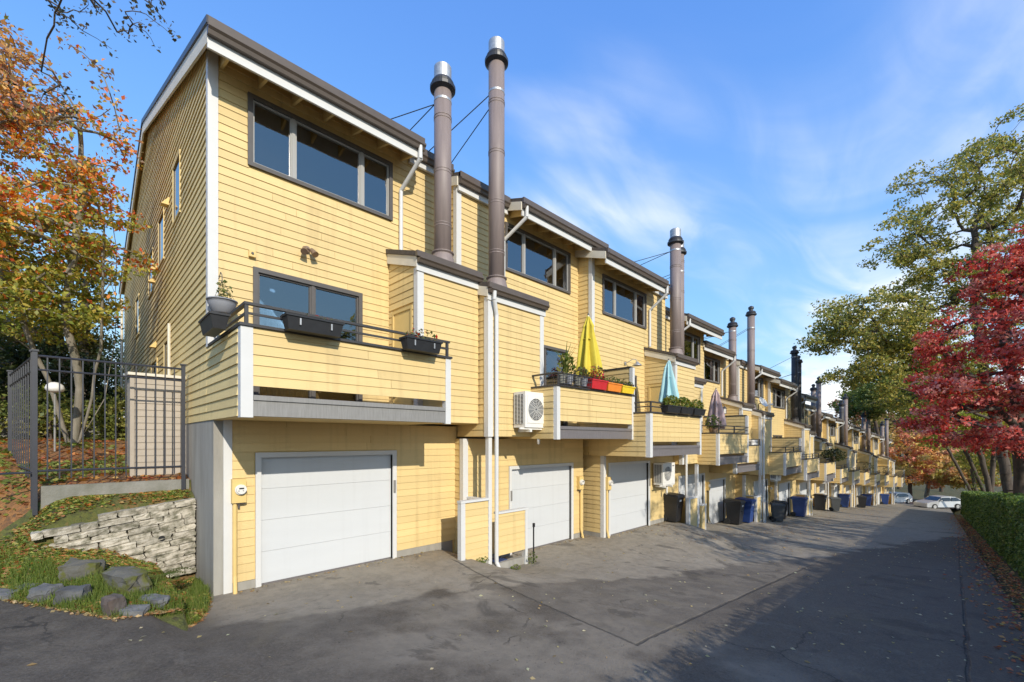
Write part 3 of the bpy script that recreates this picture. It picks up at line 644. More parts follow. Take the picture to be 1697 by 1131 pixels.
    def bin_screen(s):
        """post under the bay corner with a taller boarded screen on one side and a lower one on the other"""
        g = s.g; y = -1.12 + min(0, YM[s.i - 1] - YM[s.i]); xp = W - 0.07
        if s.i == 3: xp = W - 0.35
        sc = s.part('bin_screen', MB().box(xp - 0.05, xp + 0.05, y + 0.03, y + 0.13, g - 0.3, 2.79), 'white')
        # taller screen reaches towards world -X (local +x)
        a, b = xp + 0.06, xp + 0.80; t = g + 1.60
        s.part('screen_panel', MB().box(a, b - 0.09, y + 0.045, y + 0.10, g + 0.30, t - 0.03), 'yellow_flat', sc); s.front(sc, a, b - 0.09, g + 0.30, t - 0.04, y + 0.045)
        s.part('screen_post', MB().box(b - 0.09, b + 0.02, y + 0.005, y + 0.12, g - 0.25, t - 0.03), 'white', sc)
        s.part('screen_cap', MB().box(a - 0.01, b + 0.03, y - 0.005, y + 0.13, t - 0.028, t + 0.02), 'white', sc)
        s.part('screen_base', MB().box(a, b - 0.0, y + 0.03, y + 0.16, g - 0.35, g + 0.295), 'concrete', sc)
        # side rail back to the wall
        s.part('screen_panel', MB().box(xp - 0.03, xp + 0.03, y + 0.14, -0.36, g + 0.1, t - 0.07), 'yellow_flat', sc)
        s.part('screen_cap', MB().box(xp - 0.06, xp + 0.055, y + 0.135, -0.36, t - 0.068, t - 0.02), 'white', sc)
        # lower screen
        a, b = xp - 1.08, xp - 0.14; t = g + 1.28
        if s.i > 2: a = xp - 0.50
        s.part('screen_panel', MB().box(a + 0.07, b, y - 0.03, y + 0.03, g + 0.34, t - 0.03), 'yellow_flat', sc); s.front(sc, a + 0.07, b, g + 0.34, t - 0.035, y - 0.03)
        s.part('screen_post', MB().box(a - 0.01, a + 0.07, y - 0.065, y + 0.05, g - 0.25, t - 0.03), 'white', sc)
        s.part('screen_cap', MB().box(a - 0.03, b + 0.01, y - 0.075, y + 0.06, t - 0.028, t + 0.015), 'white', sc)
        s.part('screen_base', MB().box(a + 0.02, b + 0.09, y - 0.02, y + 0.12, g - 0.35, g + 0.16), 'concrete', sc)
    def chimney(s):
        u, y = 4.08, -0.72
        if s.mir: u = 4.15
        if s.i >= 4: y = -0.45; u -= 0.2 if not s.mir else 0
        z0 = zb(y); hts = {0: 1.72, 1: 3.18, 2: 1.92, 3: 2.55, 4: 1.9, 5: 3.1, 6: 2.6, 7: 2.6, 8: 1.9, 9: 3.0}; top = 8.72 + hts.get(s.i, 3.0 if s.mir else 1.9); r = 0.185
        dark = s.i in (6, 7, 10); m = 'chimney_dark' if dark else 'chimney'
        sm = MB(); sm.sm = False; c = s.part('chimney', MB().tube((u, y, z0 - 0.12), (u, y, top - 0.42), r, r, 28), m)
        for p in c.data.polygons: p.use_smooth = len(p.vertices) == 4
        z = z0 + 0.75
        while z < top - 0.7:
            o = s.part('pipe_joint', MB().lathe([(r, 0), (r + 0.007, 0.004), (r + 0.007, 0.02), (r, 0.024), ], (u, y, z), 28).lathe([(r, 0), (r + 0.007, 0.004), (r + 0.007, 0.018), (r, 0.022)], (u, y, z + 0.06), 28), m, c); z += 1.15
        s.part('flashing', MB().lathe([(r + 0.10, -0.12), (r + 0.06, 0.05), (r + 0.025, 0.17), (r + 0.055, 0.20), (r + 0.055, 0.215), (r + 0.005, 0.235)], (u, y, z0), 28), m, c)
        s.part('storm_collar', MB().lathe([(r + 0.002, -0.55), (r + 0.085, -0.50), (r + 0.09, -0.44), (r + 0.04, -0.425), (r + 0.055, -0.36), (r + 0.02, -0.30)], (u, y, top), 28), 'black_metal', c)
        if s.i < 4: s.part('chimney_cap', MB().lathe([(r, -0.32), (r, -0.02), (r - 0.02, 0.0), (0.01, 0.01)], (u, y, top), 28), 'steel', c)
        else: s.part('chimney_cap', MB().lathe([(r * 0.55, -0.32), (r * 0.55, -0.18), (r * 0.75, -0.16), (r * 0.75, -0.06), (r * 0.3, 0.0), (0.01, 0.01)], (u, y, top), 18), 'black_metal', c)
        zs = top - (0.78 if not s.mir else 1.22)
        s.part('strap', MB().lathe([(r, 0), (r + 0.005, 0.002), (r + 0.005, 0.05), (r, 0.052)], (u, y, zs), 28), 'steel', c)
        for du, yy in ((-1.25 if not s.mir else 1.0, 1.5), (-0.05, 1.9)):
            s.part('guy_rod', MB().tube((u + (0.1 if du > 0 else -0.1), y + 0.15, zs + 0.02), (u + du, yy, zr(yy) + 0.01), 0.011, 0.011, 6), 'black_metal', c)
    def end_wall(s, lw, under):
        """the long boarded gable end with its small windows"""
        wn = [(2.55, 3.45, 7.05, 8.30), (4.75, 5.70, 6.75, 7.95), (6.75, 7.70, 6.45, 7.65), (10.2, 11.2, 5.9, 7.2), (4.10, 4.75, 3.2, 4.75), (5.9, 7.1, 3.2, 4.55), (8.5, 10.0, 3.0, 4.3)]
        s.side(lw, 0.0, 0.105, 15.9, 2.74, 11.4, holes=wn, m='yellow_worn', top=under, lap=0.027)
        yf = -1.9
        s.side(lw, 0.0, yf + 0.13, 0.10, 2.74, 3.92, m='yellow_worn', lap=0.027)
        for (a, b, c, d) in wn:
            t = MB().box(-0.034, 0.0, a - 0.0, a + 0.05, c, d).box(-0.034, 0.0, b - 0.05, b, c, d).box(-0.034, 0.0, a + 0.05, b - 0.05, d - 0.05, d).box(-0.042, 0.0, a - 0.02, b + 0.02, c - 0.02, c + 0.03)
            w = s.part('side_window', t, 'yellow_worn', None)
            s.part('pane', MB().box(-0.008, -0.004, a + 0.05, b - 0.05, c + 0.03, d - 0.05), 'dark_glass', w)
            s.part('sash', MB().box(-0.020, -0.010, a + 0.05, a + 0.08, c + 0.03, d - 0.05).box(-0.020, -0.010, b - 0.08, b - 0.05, c + 0.03, d - 0.05).box(-0.020, -0.010, a + 0.08, b - 0.08, c + 0.03, c + 0.06), 'frame', w)
        for (yy, zz) in ((4.1, 7.75), (6.15, 6.85), (6.45, 6.60), (6.2, 4.85), (10.2, 4.5)):
            v = MB().prismx([(yy - 0.10, zz), (yy + 0.10, zz), (yy + 0.10, zz + 0.16), (yy - 0.10, zz + 0.16)], -0.02, 0.0).hexa([(-0.16, yy - 0.09, zz - 0.02), (-0.02, yy - 0.09, zz - 0.02), (-0.02, yy + 0.09, zz - 0.02), (-0.16, yy + 0.09, zz - 0.02), (-0.03, yy - 0.09, zz + 0.15), (-0.02, yy - 0.09, zz + 0.15), (-0.02, yy + 0.09, zz + 0.15), (-0.03, yy + 0.09, zz + 0.15)])
            s.part('vent_hood', v, 'pipe_yellow', None)
        rid = 7.85
        def rk(y0, y1, f, h0, h1): return [(y0, f(y0) - h0), (y0, f(y0) - h1), (y1, f(y1) - h1), (y1, f(y1) - h0)]
        zback = lambda y: zr(rid) - 0.332 * (y - rid)
        roof = [o for o in s.root.children if o.name.startswith('roof')][0]
        s.part('rake_board', MB().prismx(rk(-0.60, rid, zr, 0.103, 0.36), -0.14, -0.105), 'cream', roof)
        s.part('rake_board', MB().prismx(rk(rid, 16.38, zback, 0.103, 0.36), -0.14, -0.105), 'cream', roof)
        s.part('soffit', MB().prismx(rk(-0.56, rid, zr, 0.125, 0.14), -0.104, -0.004).prismx(rk(rid, 16.3, zback, 0.125, 0.14), -0.104, -0.004), 'yellow_flat', roof)
        s.part('verge_flashing', MB().prismx(rk(-0.68, rid, zr, -0.012, 0.10), -0.165, -0.141).prismx(rk(rid, 16.42, zback, -0.012, 0.10), -0.165, -0.141), 'black_metal', roof)
        s.part('downspout', MB().path([(-0.09, 15.95, 8.3), (-0.09, 15.95, 2.6)], 0.045, 8), 'cream')
        s.part('downspout', MB().path([(-0.05, 3.75, 5.0), (-0.05, 3.75, 2.75)], 0.03, 8), 'cream')
        # board-marked foundation wall below the siding
        s.part('foundation_wall', MB().box(-0.01, 0.118, -0.335, 15.9, -0.5, 2.735), 'concrete')
ORD = ['', 'second', 'third', 'fourth', 'fifth', 'sixth', 'seventh', 'eighth', 'ninth', 'tenth', 'eleventh', 'twelfth', 'thirteenth', 'fourteenth', 'fifteenth']
HOUSES = []
tmpl = {}
for i in range(16):
    if i < 6: h = House(i, i < 4); h.build(); root = h.root
    else:
        if i < 8 or i in (8, 9, 10):
            h = House(i, False); h.build(); root = h.root
        else:
            root = copy_tree(tmpl[i % 2]); root.location = (X0[i], YM[i], ZE[i] - 8.72)
    if i in (8, 9): tmpl[i % 2] = root
    HOUSES.append(root)
    if i == 0: lab = 'yellow clapboard end townhouse with long gable wall over a concrete foundation'
    elif i == 15: lab = 'yellow townhouse ending the row beside the cross street'
    else: lab = 'yellow clapboard townhouse, %s in the row from the concrete foundation end' % ORD[i]
    tag(root, lab, 'house', 'townhouses joined in a stepped row')
# ------------------------------------------------------------------ foliage helper
def leaf_cloud(cen, nrm, size, cols, seed=0, aspect=0.62, fold=0.25):
    """leaf blades (two quads folded along the rib would be dear: one pointed quad each); returns mesh"""
    rg = np.random.default_rng(seed); n = len(cen); cen = np.asarray(cen, float); nrm = np.asarray(nrm, float); nrm /= np.linalg.norm(nrm, axis=1)[:, None] + 1e-9
    r = rg.normal(size=(n, 3)); a = np.cross(nrm, r); a /= np.linalg.norm(a, axis=1)[:, None] + 1e-9; b = np.cross(nrm, a)
    s = np.broadcast_to(np.asarray(size, float), (n,))[:, None] * rg.uniform(0.5, 1.4, (n, 1))
    v = np.empty((n, 4, 3)); v[:, 0] = cen - a * s * 0.5; v[:, 1] = cen - b * s * aspect * 0.5 + nrm * s * fold * 0.5 - a * s * 0.05; v[:, 2] = cen + a * s * 0.5 - nrm * s * fold * 0.3; v[:, 3] = cen + b * s * aspect * 0.5 + nrm * s * fold * 0.5 - a * s * 0.05
    me = bpy.data.meshes.new('foliage'); me.vertices.add(n * 4); me.vertices.foreach_set('co', v.reshape(-1)); me.loops.add(n * 4); me.loops.foreach_set('vertex_index', np.arange(n * 4, dtype=np.int32)); me.polygons.add(n); me.polygons.foreach_set('loop_start', np.arange(0, n * 4, 4, dtype=np.int32))
    me.update(calc_edges=True)
    at = me.color_attributes.new('leafcol', 'FLOAT_COLOR', 'POINT'); c = np.ones((n, 4, 4)); c[:, :, :3] = np.clip(np.asarray(cols, float), 0, 1)[:, None, :]; at.data.foreach_set('color', c.reshape(-1)); me.materials.append(MAT['leaf']); return me
def pick(pal, n, rg, jit=0.18):
    pal = np.asarray(pal, float); c = pal[rg.integers(0, len(pal), n)]; return c * rg.uniform(1 - jit, 1 + jit, (n, 1)) * rg.uniform(0.93, 1.07, (n, 3))
def bunch(box, n, size, pal, seed, up=0.6):
    """foliage filling an ellipsoid box (cx,cy,cz,rx,ry,rz)"""
    rg = np.random.default_rng(seed); d = rg.normal(size=(n, 3)); d /= np.linalg.norm(d, axis=1)[:, None]; d *= rg.uniform(0.15, 1, (n, 1)) ** 0.5
    p = np.array(box[:3]) + d * np.array(box[3:]); nn = rg.normal(size=(n, 3)) * 0.7 + d * 0.5; nn[:, 2] += up
    return leaf_cloud(p, nn, size, pick(pal, n, rg), seed)
GREENS = [(0.07, 0.11, 0.025), (0.10, 0.15, 0.03), (0.05, 0.085, 0.02), (0.14, 0.17, 0.04)]
def hw(i, u, y, z): return (X0[i] + (W - u if i % 2 else u), YM[i] + y, ZE[i] - 8.72 + z)

# ------------------------------------------------------------------ things on the houses
def trough(name, label, cat, loc, length, w, h, m, plants=None, rz=0, group=None, seed=0, size=0.07, brackets=True):
    t = empty(name, loc, rz); tag(t, label, cat, group); a, b = length / 2, length / 2 - 0.035; c, d = w / 2, w / 2 - 0.035; k = 0.012
    o = MB(); o.hexa([(-b, -d, 0), (b, -d, 0), (b, d, 0), (-b, d, 0), (-a, -c, h), (a, -c, h), (a, c, h), (-a, c, h)]); o.box(-a - 0.012, a + 0.012, -c - 0.012, c + 0.012, h - 0.022, h + 0.006)
    link('trough', o.mesh('trough'), m, t)
    link('soil', MB().box(-a + 0.02, a - 0.02, -c + 0.02, c - 0.02, h + 0.006, h + 0.012).mesh('soil'), 'bed_soil', t)
    if brackets:
        for x in (-a * 0.55, a * 0.55): link('bracket', MB().box(x - 0.01, x + 0.01, -c - 0.005, -c + 0.012, h * 0.35, h * 0.8).mesh('bracket'), 'steel', t)
    if plants:
        n, hh, pal = plants; link('foliage', bunch((0, 0, h + hh * 0.55, a * 0.95, c * 1.2, hh), n, size, pal, seed), None, t)
    return t
trough('flower_box', 'black flower box with trailing red blooms on the end townhouse balcony', 'flower box', hw(0, 2.66, -2.06, 3.93), 0.70, 0.22, 0.20, 'black', (90, 0.13, [(0.09, 0.13, 0.03), (0.16, 0.15, 0.05), (0.55, 0.03, 0.02), (0.30, 0.25, 0.13)]), seed=3, size=0.06)
trough('flower_box', 'long empty black flower box hung on the end townhouse balcony front', 'flower box', hw(0, 0.86, -2.06, 3.93), 0.78, 0.22, 0.20, 'black', (14, 0.05, [(0.12, 0.13, 0.04), (0.5, 0.05, 0.03)]), seed=4, size=0.05)
trough('flower_box', 'black flower box hanging round the corner of the end balcony rail', 'flower box', hw(0, -0.16, -1.15, 3.93), 0.72, 0.22, 0.20, 'black', None, rz=R(90))
# hanging bowl
hb = empty('hanging_planter', hw(0, 0.12, -0.27, 4.42)); tag(hb, 'grey plastic bowl planter hanging by the white corner board', 'planter')
o = MB().lathe([(0.10, 0.0), (0.135, 0.02), (0.195, 0.16), (0.20, 0.205), (0.215, 0.205), (0.215, 0.222), (0.19, 0.222), (0.17, 0.19), (0.01, 0.185)], (0, 0, 0), 28); o.sm = True; link('bowl', o.mesh('bowl'), 'pot_grey', hb)
link('foliage', bunch((0.02, 0, 0.36, 0.12, 0.12, 0.20), 90, 0.055, [(0.16, 0.17, 0.05), (0.10, 0.12, 0.03), (0.25, 0.22, 0.09)], 5), None, hb)
hk = MB(); pts = [(0, 0.23, 0.62), (0, 0.10, 0.70), (0, 0.02, 0.64), (0, 0, 0.55)]; hk.path(pts, 0.006, 6)
for k in range(3):
    t = k * 2.094; hk.tube((0, 0, 0.55), (0.2 * math.cos(t), 0.2 * math.sin(t), 0.21), 0.003, 0.003, 5)
link('hanger', hk.mesh('hanger'), 'black_metal', hb)
# twin spotlight and bell box on the end house
sp = empty('wall_spotlight', hw(0, 1.50, -0.03, 5.95)); tag(sp, 'twin floodlight fixed above the sliding door of the end house', 'wall lamp')
link('base_plate', MB().tube((0, 0, 0), (0, -0.04, 0), 0.06, 0.055, 16).mesh('base_plate'), 'copper', sp)
for k in (-1, 1): link('lamp_head', MB().tube((0, -0.04, 0.01), (k * 0.06, -0.09, -0.02), 0.012, 0.012, 8).tube((k * 0.06, -0.08, -0.01), (k * 0.10, -0.17, -0.12), 0.035, 0.062, 16).mesh('lamp_head'), 'copper', sp)
bb = empty('bell_box', hw(0, 0.60, -0.03, 5.59)); tag(bb, 'small square yellow alarm box on the wall beside the corner board', 'alarm box')
link('housing', MB().box(-0.05, 0.05, -0.05, 0, -0.05, 0.05).mesh('housing'), 'pipe_yellow', bb); link('sensor', MB().tube((0, -0.05, 0.005), (0, -0.065, 0.005), 0.022, 0.018, 14).mesh('sensor'), 'frame', bb)
def gooseneck(i, u, z, label):
    g = empty('gooseneck_lamp', hw(i, u, -0.03, z)); tag(g, label, 'wall lamp', 'gooseneck barn lamps')
    link('base_plate', MB().tube((0, 0, 0), (0, -0.025, 0), 0.055, 0.055, 16).mesh('base_plate'), 'steel', g)
    link('arm', MB().path([(0, -0.02, 0), (0.02, -0.12, 0.04), (0.07, -0.24, 0.12), (0.13, -0.33, 0.10), (0.15, -0.36, 0.02)], 0.011, 8).mesh('arm'), 'steel', g)
    s = MB().lathe([(0.155, 0), (0.15, 0.02), (0.10, 0.06), (0.055, 0.09), (0.045, 0.13), (0.01, 0.135)], (0.15, -0.36, -0.10), 22); s.sm = True; link('lamp_shade', s.mesh('lamp_shade'), 'steel', g)
gooseneck(1, 2.75, 5.98, 'galvanised gooseneck lamp above the wire baskets of plants')
gooseneck(2, 1.85, 5.72, 'galvanised gooseneck lamp on the wall between yellow and teal parasols')
def conditioner(loc, label, w=0.92, d=0.36, h=0.80, bracket=True):
    a = empty('air_conditioner', loc); tag(a, label, 'air conditioner', 'outdoor units of heat pumps')
    link('casing', MB().box(0, w, -d, 0, 0, h).mesh('casing'), 'ac_white', a)
    fr = MB().box(w * 0.07, w * 0.66, -d - 0.012, -d - 0.001, h * 0.12, h * 0.90); g = link('fan_panel', fr.mesh('fan_panel'), 'ac_white', a)
    cx, cz, r = w * 0.365, h * 0.51, min(w * 0.27, h * 0.36)
    link('fan_well', MB().tube((cx, -d - 0.010, cz), (cx, -d - 0.014, cz), r, r, 32).mesh('fan_well'), 'ac_dark', g)
    gr = MB()
    for k in range(7):
        rr = r * (k + 1) / 7; n = 28
        pts = [(cx + rr * math.cos(t * 2 * math.pi / n), -d - 0.022, cz + rr * math.sin(t * 2 * math.pi / n)) for t in range(n + 1)]; gr.path(pts, 0.0045, 4)
    for k in range(12):
        t = k * math.pi / 6; gr.tube((cx + 0.03 * math.cos(t), -d - 0.02, cz + 0.03 * math.sin(t)), (cx + r * math.cos(t), -d - 0.02, cz + r * math.sin(t)), 0.004, 0.004, 4)
    link('fan_grille', gr.mesh('fan_grille'), 'ac_white', g)
    link('badge', MB().box(w * 0.78, w * 0.93, -d - 0.004, -d - 0.001, h * 0.83, h * 0.88).mesh('badge'), 'zinc_dark', a)
    co = link('coil_side', MB().box(-0.008, -0.001, -d * 0.88, -d * 0.08, h * 0.10, h * 0.92).mesh('coil_side'), 'ac_dark', a)
    fm = MB().box(-0.016, -0.009, -d * 0.88, -d * 0.08, h * 0.1, h * 0.11).mesh('fin')
    for k in range(22): link('fin', fm, 'ac_white', co, (0, 0, k * h * 0.82 / 22))
    for k in range(4): link('fin', MB().box(-0.018, -0.009, -d * 0.88 + k * d * 0.26, -d * 0.865 + k * d * 0.26, h * 0.1, h * 0.92).mesh('fin'), 'ac_white', co)
    if bracket:
        b = MB().box(-0.12, w + 0.05, -d * 0.9, -d * 0.78, -0.045, -0.003).box(w * 0.18, w * 0.24, -d, 0.02, -0.10, -0.045).box(w * 0.76, w * 0.82, -d, 0.02, -0.10, -0.045); link('bracket', b.mesh('bracket'), 'ac_white', a)
        link('hose', MB().path([(w * 0.70, -d * 0.5, -0.04), (w * 0.70, -d * 0.5, -0.30), (w * 0.74, -d * 0.4, -0.36)], 0.035, 8).mesh('hose'), 'lamp_white', a)
    return a
conditioner((7.10, 7.06, 0.30), 'large white heat pump unit on the wall beside wire baskets of plants')
conditioner((14.15, 7.30, -1.50), 'white heat pump unit on a shelf above the black bin', 0.9, 0.34, 0.74)
conditioner(hw(4, 3.72, -1.13, 3.30), 'heat pump unit with a planter below it past the pink parasol', 0.85, 0.32, 0.9)
conditioner(hw(5, 3.25, -1.13, 2.45), 'heat pump unit low on the bay below the satellite dish', 0.85, 0.32, 0.72)
conditioner(hw(9, 3.25, -1.13, 2.45), 'heat pump unit beside the dark hanging vine', 0.85, 0.32, 0.72)
def parasol(loc, H, r, m, label):
    p = empty('parasol', loc); tag(p, label, 'parasol', 'closed parasols on the balconies')
    link('pole', MB().tube((0, 0, -0.9), (0, 0, H + 0.03), 0.02, 0.02, 10).mesh('pole'), 'lamp_white', p)
    c = MB(); prof = [(r * 0.86, 0.0), (r, 0.06 * H), (r * 0.93, 0.2 * H), (r * 0.74, 0.45 * H), (r * 0.53, 0.68 * H), (r * 0.42, 0.80 * H), (r * 0.45, 0.82 * H), (r * 0.36, 0.86 * H), (r * 0.20, 0.95 * H), (r * 0.09, 0.995 * H), (0.004, H)]
    c.lathe(prof, (0, 0, 0), 96, 7, 0.33, 0.4); rg = random.Random(int(loc[0] * 100))
    c.v = [(x + 0.035 * fn(x * 3, y * 3, z * 1.5, 2.2) + 0.012 * math.sin(z * 5), y + 0.035 * fn(x * 3, z * 1.5, y * 3, 2.2), z + (0.05 * math.cos(4 * math.atan2(y, x)) + 0.03 * fn(x, y, 7, 9) if z < 0.05 * H else 0)) for x, y, z in c.v]
    c.sm = True; link('canopy', c.mesh('canopy'), m, p)
    link('strap', MB().lathe([(r * 0.60, 0), (r * 0.61, 0.025)], (0, 0, 0.60 * H), 32, 8, 0.12, 0.4).mesh('strap'), m, p)
    link('finial', MB().lathe([(0.018, 0), (0.026, 0.02), (0.018, 0.05), (0.004, 0.06)], (0, 0, H), 12).mesh('finial'), 'frame', p)
parasol((9.45, 6.68, 1.62), 1.62, 0.27, 'cloth_yellow', 'closed yellow parasol standing on a balcony')
parasol((13.35, 6.38, 1.18), 1.36, 0.24, 'cloth_teal', 'closed pale teal parasol standing on a balcony')
parasol((18.55, 6.85, 0.55), 1.55, 0.29, 'cloth_pink', 'closed pink striped parasol standing on a balcony')
# planters of the second house
zc = ZE[1] - 8.72 + 3.968; yb2 = YM[1] - 1.87
def basket(x, label, seed, pal, hh, n):
    b = empty('wire_basket', (x, yb2 - 0.02, zc)); tag(b, label, 'planter', 'wire baskets on the second balcony'); m = MB(); L_, w, h = 0.26, 0.14, 0.24
    for z in (0.01, h * 0.5, h):
        m.path([(-L_, -w, z), (L_, -w, z), (L_, w, z), (-L_, w, z), (-L_, -w, z)], 0.007, 5)
    for k in range(8):
        x_ = -L_ + 2 * L_ * k / 7; m.path([(x_, -w, h), (x_, -w, 0.01), (x_, w, 0.01), (x_, w, h)], 0.005, 4)
    link('wire_frame', m.mesh('wire_frame'), 'black_metal', b)
    for k in (-1, 1): link('pot', MB().lathe([(0.07, 0.015), (0.10, 0.20), (0.11, 0.20), (0.11, 0.225), (0.01, 0.225)], (k * 0.13, 0, 0), 16).mesh('pot'), 'concrete_dark' if k < 0 else 'pot_grey', b)
    link('foliage', bunch((0, 0, 0.22 + hh * 0.5, 0.26, 0.17, hh * 0.62), n, 0.10, pal, seed), None, b)
    return b
b = basket(8.03, 'wire basket with tall strappy leaves by the balcony corner', 11, [(0.10, 0.15, 0.03), (0.16, 0.20, 0.05), (0.24, 0.22, 0.07)], 0.5, 120)
bl = MB(); rg = random.Random(5)
for k in range(26):
    t = rg.uniform(0, 6.28); r_ = rg.uniform(0.15, 0.42); h = rg.uniform(0.5, 1.05); p = [(0, 0, 0.2), (r_ * 0.3 * math.cos(t), r_ * 0.3 * math.sin(t), h * 0.7), (r_ * math.cos(t), r_ * math.sin(t), h)]
    w = Vector((-math.sin(t), math.cos(t), 0)) * 0.016
    for a, c, s0, s1 in ((p[0], p[1], 1, 1), (p[1], p[2], 1, 0.15)): bl.quad(Vector(a) - w * s0, Vector(a) + w * s0, Vector(c) + w * s1, Vector(c) - w * s1)
me = bl.mesh('strap_leaves'); at = me.color_attributes.new('leafcol', 'FLOAT_COLOR', 'POINT')
for k, d in enumerate(at.data): d.color = (0.22, 0.24, 0.06, 1) if (k // 8) % 2 else (0.11, 0.16, 0.03, 1)
link('strap_leaves', me, 'leaf', b)
basket(8.60, 'wire basket of pots and low plants next to the red trough', 12, [(0.10, 0.14, 0.03), (0.20, 0.16, 0.08), (0.14, 0.12, 0.06)], 0.22, 90)
PL = [(0.12, 0.15, 0.04), (0.26, 0.17, 0.07), (0.09, 0.12, 0.03)]
trough('planter_trough', 'red plastic trough with magenta flowers on a balcony edge', 'planter', (9.24, yb2 - 0.05, zc + 0.0), 0.68, 0.22, 0.22, 'red_plastic', (170, 0.26, PL + [(0.55, 0.04, 0.10), (0.50, 0.03, 0.05)]), seed=21, size=0.075, brackets=False)
trough('planter_trough', 'orange plastic trough between the red and yellow ones', 'planter', (9.93, yb2 - 0.05, zc), 0.66, 0.22, 0.20, 'orange_plastic', (110, 0.13, PL), seed=22, brackets=False)
trough('planter_trough', 'yellow plastic trough at the white end post', 'planter', (10.60, yb2 - 0.05, zc), 0.64, 0.22, 0.18, 'yellow_plastic', (100, 0.12, PL), seed=23, brackets=False)
# hanging sprigs below the troughs
# black boxes of greenery, third house
zc3 = ZE[2] - 8.72 + 3.968; yb3 = YM[2] - 1.96; G2 = [(0.12, 0.17, 0.03), (0.20, 0.23, 0.05), (0.08, 0.12, 0.02), (0.34, 0.28, 0.06)]
for k, (u, lab) in enumerate(((1.10, 'black window box of leafy greens under the teal parasol'), (1.98, 'black window box of leafy greens, middle one of three on a balcony'), (2.90, 'black window box of leafy greens farthest from the teal parasol'))):
    trough('window_box', lab, 'flower box', (X0[2] + u, yb3, zc3), 0.84, 0.24, 0.20, 'black', (330, 0.20, G2), seed=31 + k, size=0.085, group='black boxes of greenery on the third balcony', brackets=False)
# fourth and later balconies
def pot_plant(loc, r, n, pal, label, seed, size=0.1, rz=1.0, hang=0.0):
    p = empty('potted_plant', loc); tag(p, label, 'plant', 'plants on the balconies farther along')
    link('pot', MB().lathe([(0.12, -0.28), (0.17, -0.02), (0.185, -0.02), (0.185, 0.02), (0.01, 0.02)], (0, 0, 0), 18).mesh('pot'), 'copper', p)
    link('foliage', bunch((0, 0, r * rz * 0.6 - hang, r, r, r * rz), n, size, pal, seed), None, p)
pot_plant(hw(3, 3.1, -1.6, 4.15), 0.30, 200, GREENS, 'leafy pot beside the pink parasol', 41)
pot_plant(hw(7, 1.4, -2.0, 4.3), 0.75, 900, [(0.03, 0.045, 0.018), (0.05, 0.06, 0.02), (0.09, 0.10, 0.03)], 'dark hanging vine spilling over a balcony', 42, 0.12, 0.62, 0.15)
pot_plant(hw(8, 0.8, -1.8, 4.2), 0.42, 350, [(0.10, 0.13, 0.03), (0.20, 0.20, 0.06)], 'bushy green pot past the dark hanging vine', 43)
pot_plant(hw(11, 1.6, -1.9, 4.1), 0.5, 300, [(0.05, 0.06, 0.02), (0.12, 0.10, 0.04)], 'brownish potted shrub on a balcony near the far end', 44)
pot_plant(hw(13, 1.6, -1.9, 4.1), 0.5, 300, [(0.05, 0.06, 0.03), (0.14, 0.10, 0.07)], 'dark potted shrub close to the end of the row', 45)
# satellite dish
dish = empty('satellite_dish', hw(5, 3.35, -0.75, zb(-0.75) + 0.42)); tag(dish, 'white satellite dish on a bay roof', 'satellite dish')
o = MB().lathe([(0.02, 0.0), (0.16, 0.02), (0.30, 0.07), (0.36, 0.11), (0.37, 0.105), (0.30, 0.05), (0.16, 0.0), (0.02, -0.02)], (0, 0, 0), 28); o.sm = True
r_ = link('reflector', o.mesh('reflector'), 'lamp_white', dish); r_.rotation_euler = (R(62), 0, R(-10)); r_.scale = (1, 0.8, 1)
link('mast', MB().path([(0, 0.05, 0), (0, 0.15, -0.05), (0, 0.15, -0.42)], 0.022, 8).mesh('mast'), 'frame', dish)
link('feed_arm', MB().path([(0.02, -0.02, -0.25), (0.25, -0.42, -0.10)], 0.014, 8).tube((0.22, -0.38, -0.12), (0.28, -0.46, -0.08), 0.045, 0.045, 10).mesh('feed_arm'), 'lamp_white', dish)
ln = empty('wall_lantern', hw(4, 1.2, -1.15, 5.2)); tag(ln, 'black lantern hung near the pink parasol', 'lantern'); ln.location = (21.6, 7.6, 1.25)
link('cage', MB().lathe([(0.04, 0), (0.10, 0.02), (0.10, 0.03)], (0, 0, 0), 6).lathe([(0.11, 0.26), (0.09, 0.30), (0.02, 0.36), (0.01, 0.40)], (0, 0, 0), 6).tube((0.09, 0, 0), (0.09, 0, 0.28), 0.008).tube((-0.09, 0, 0), (-0.09, 0, 0.28), 0.008).tube((0, 0.09, 0), (0, 0.09, 0.28), 0.008).tube((0, -0.09, 0), (0, -0.09, 0.28), 0.008).mesh('cage'), 'black_metal', ln)
link('lamp_glass', MB().lathe([(0.07, 0.03), (0.08, 0.26)], (0, 0, 0), 6).mesh('lamp_glass'), 'lamp_white', ln)
link('bracket', MB().path([(0, 0, 0.38), (0, 0.05, 0.50), (0, 0.28, 0.46)], 0.012, 6).mesh('bracket'), 'black_metal', ln)

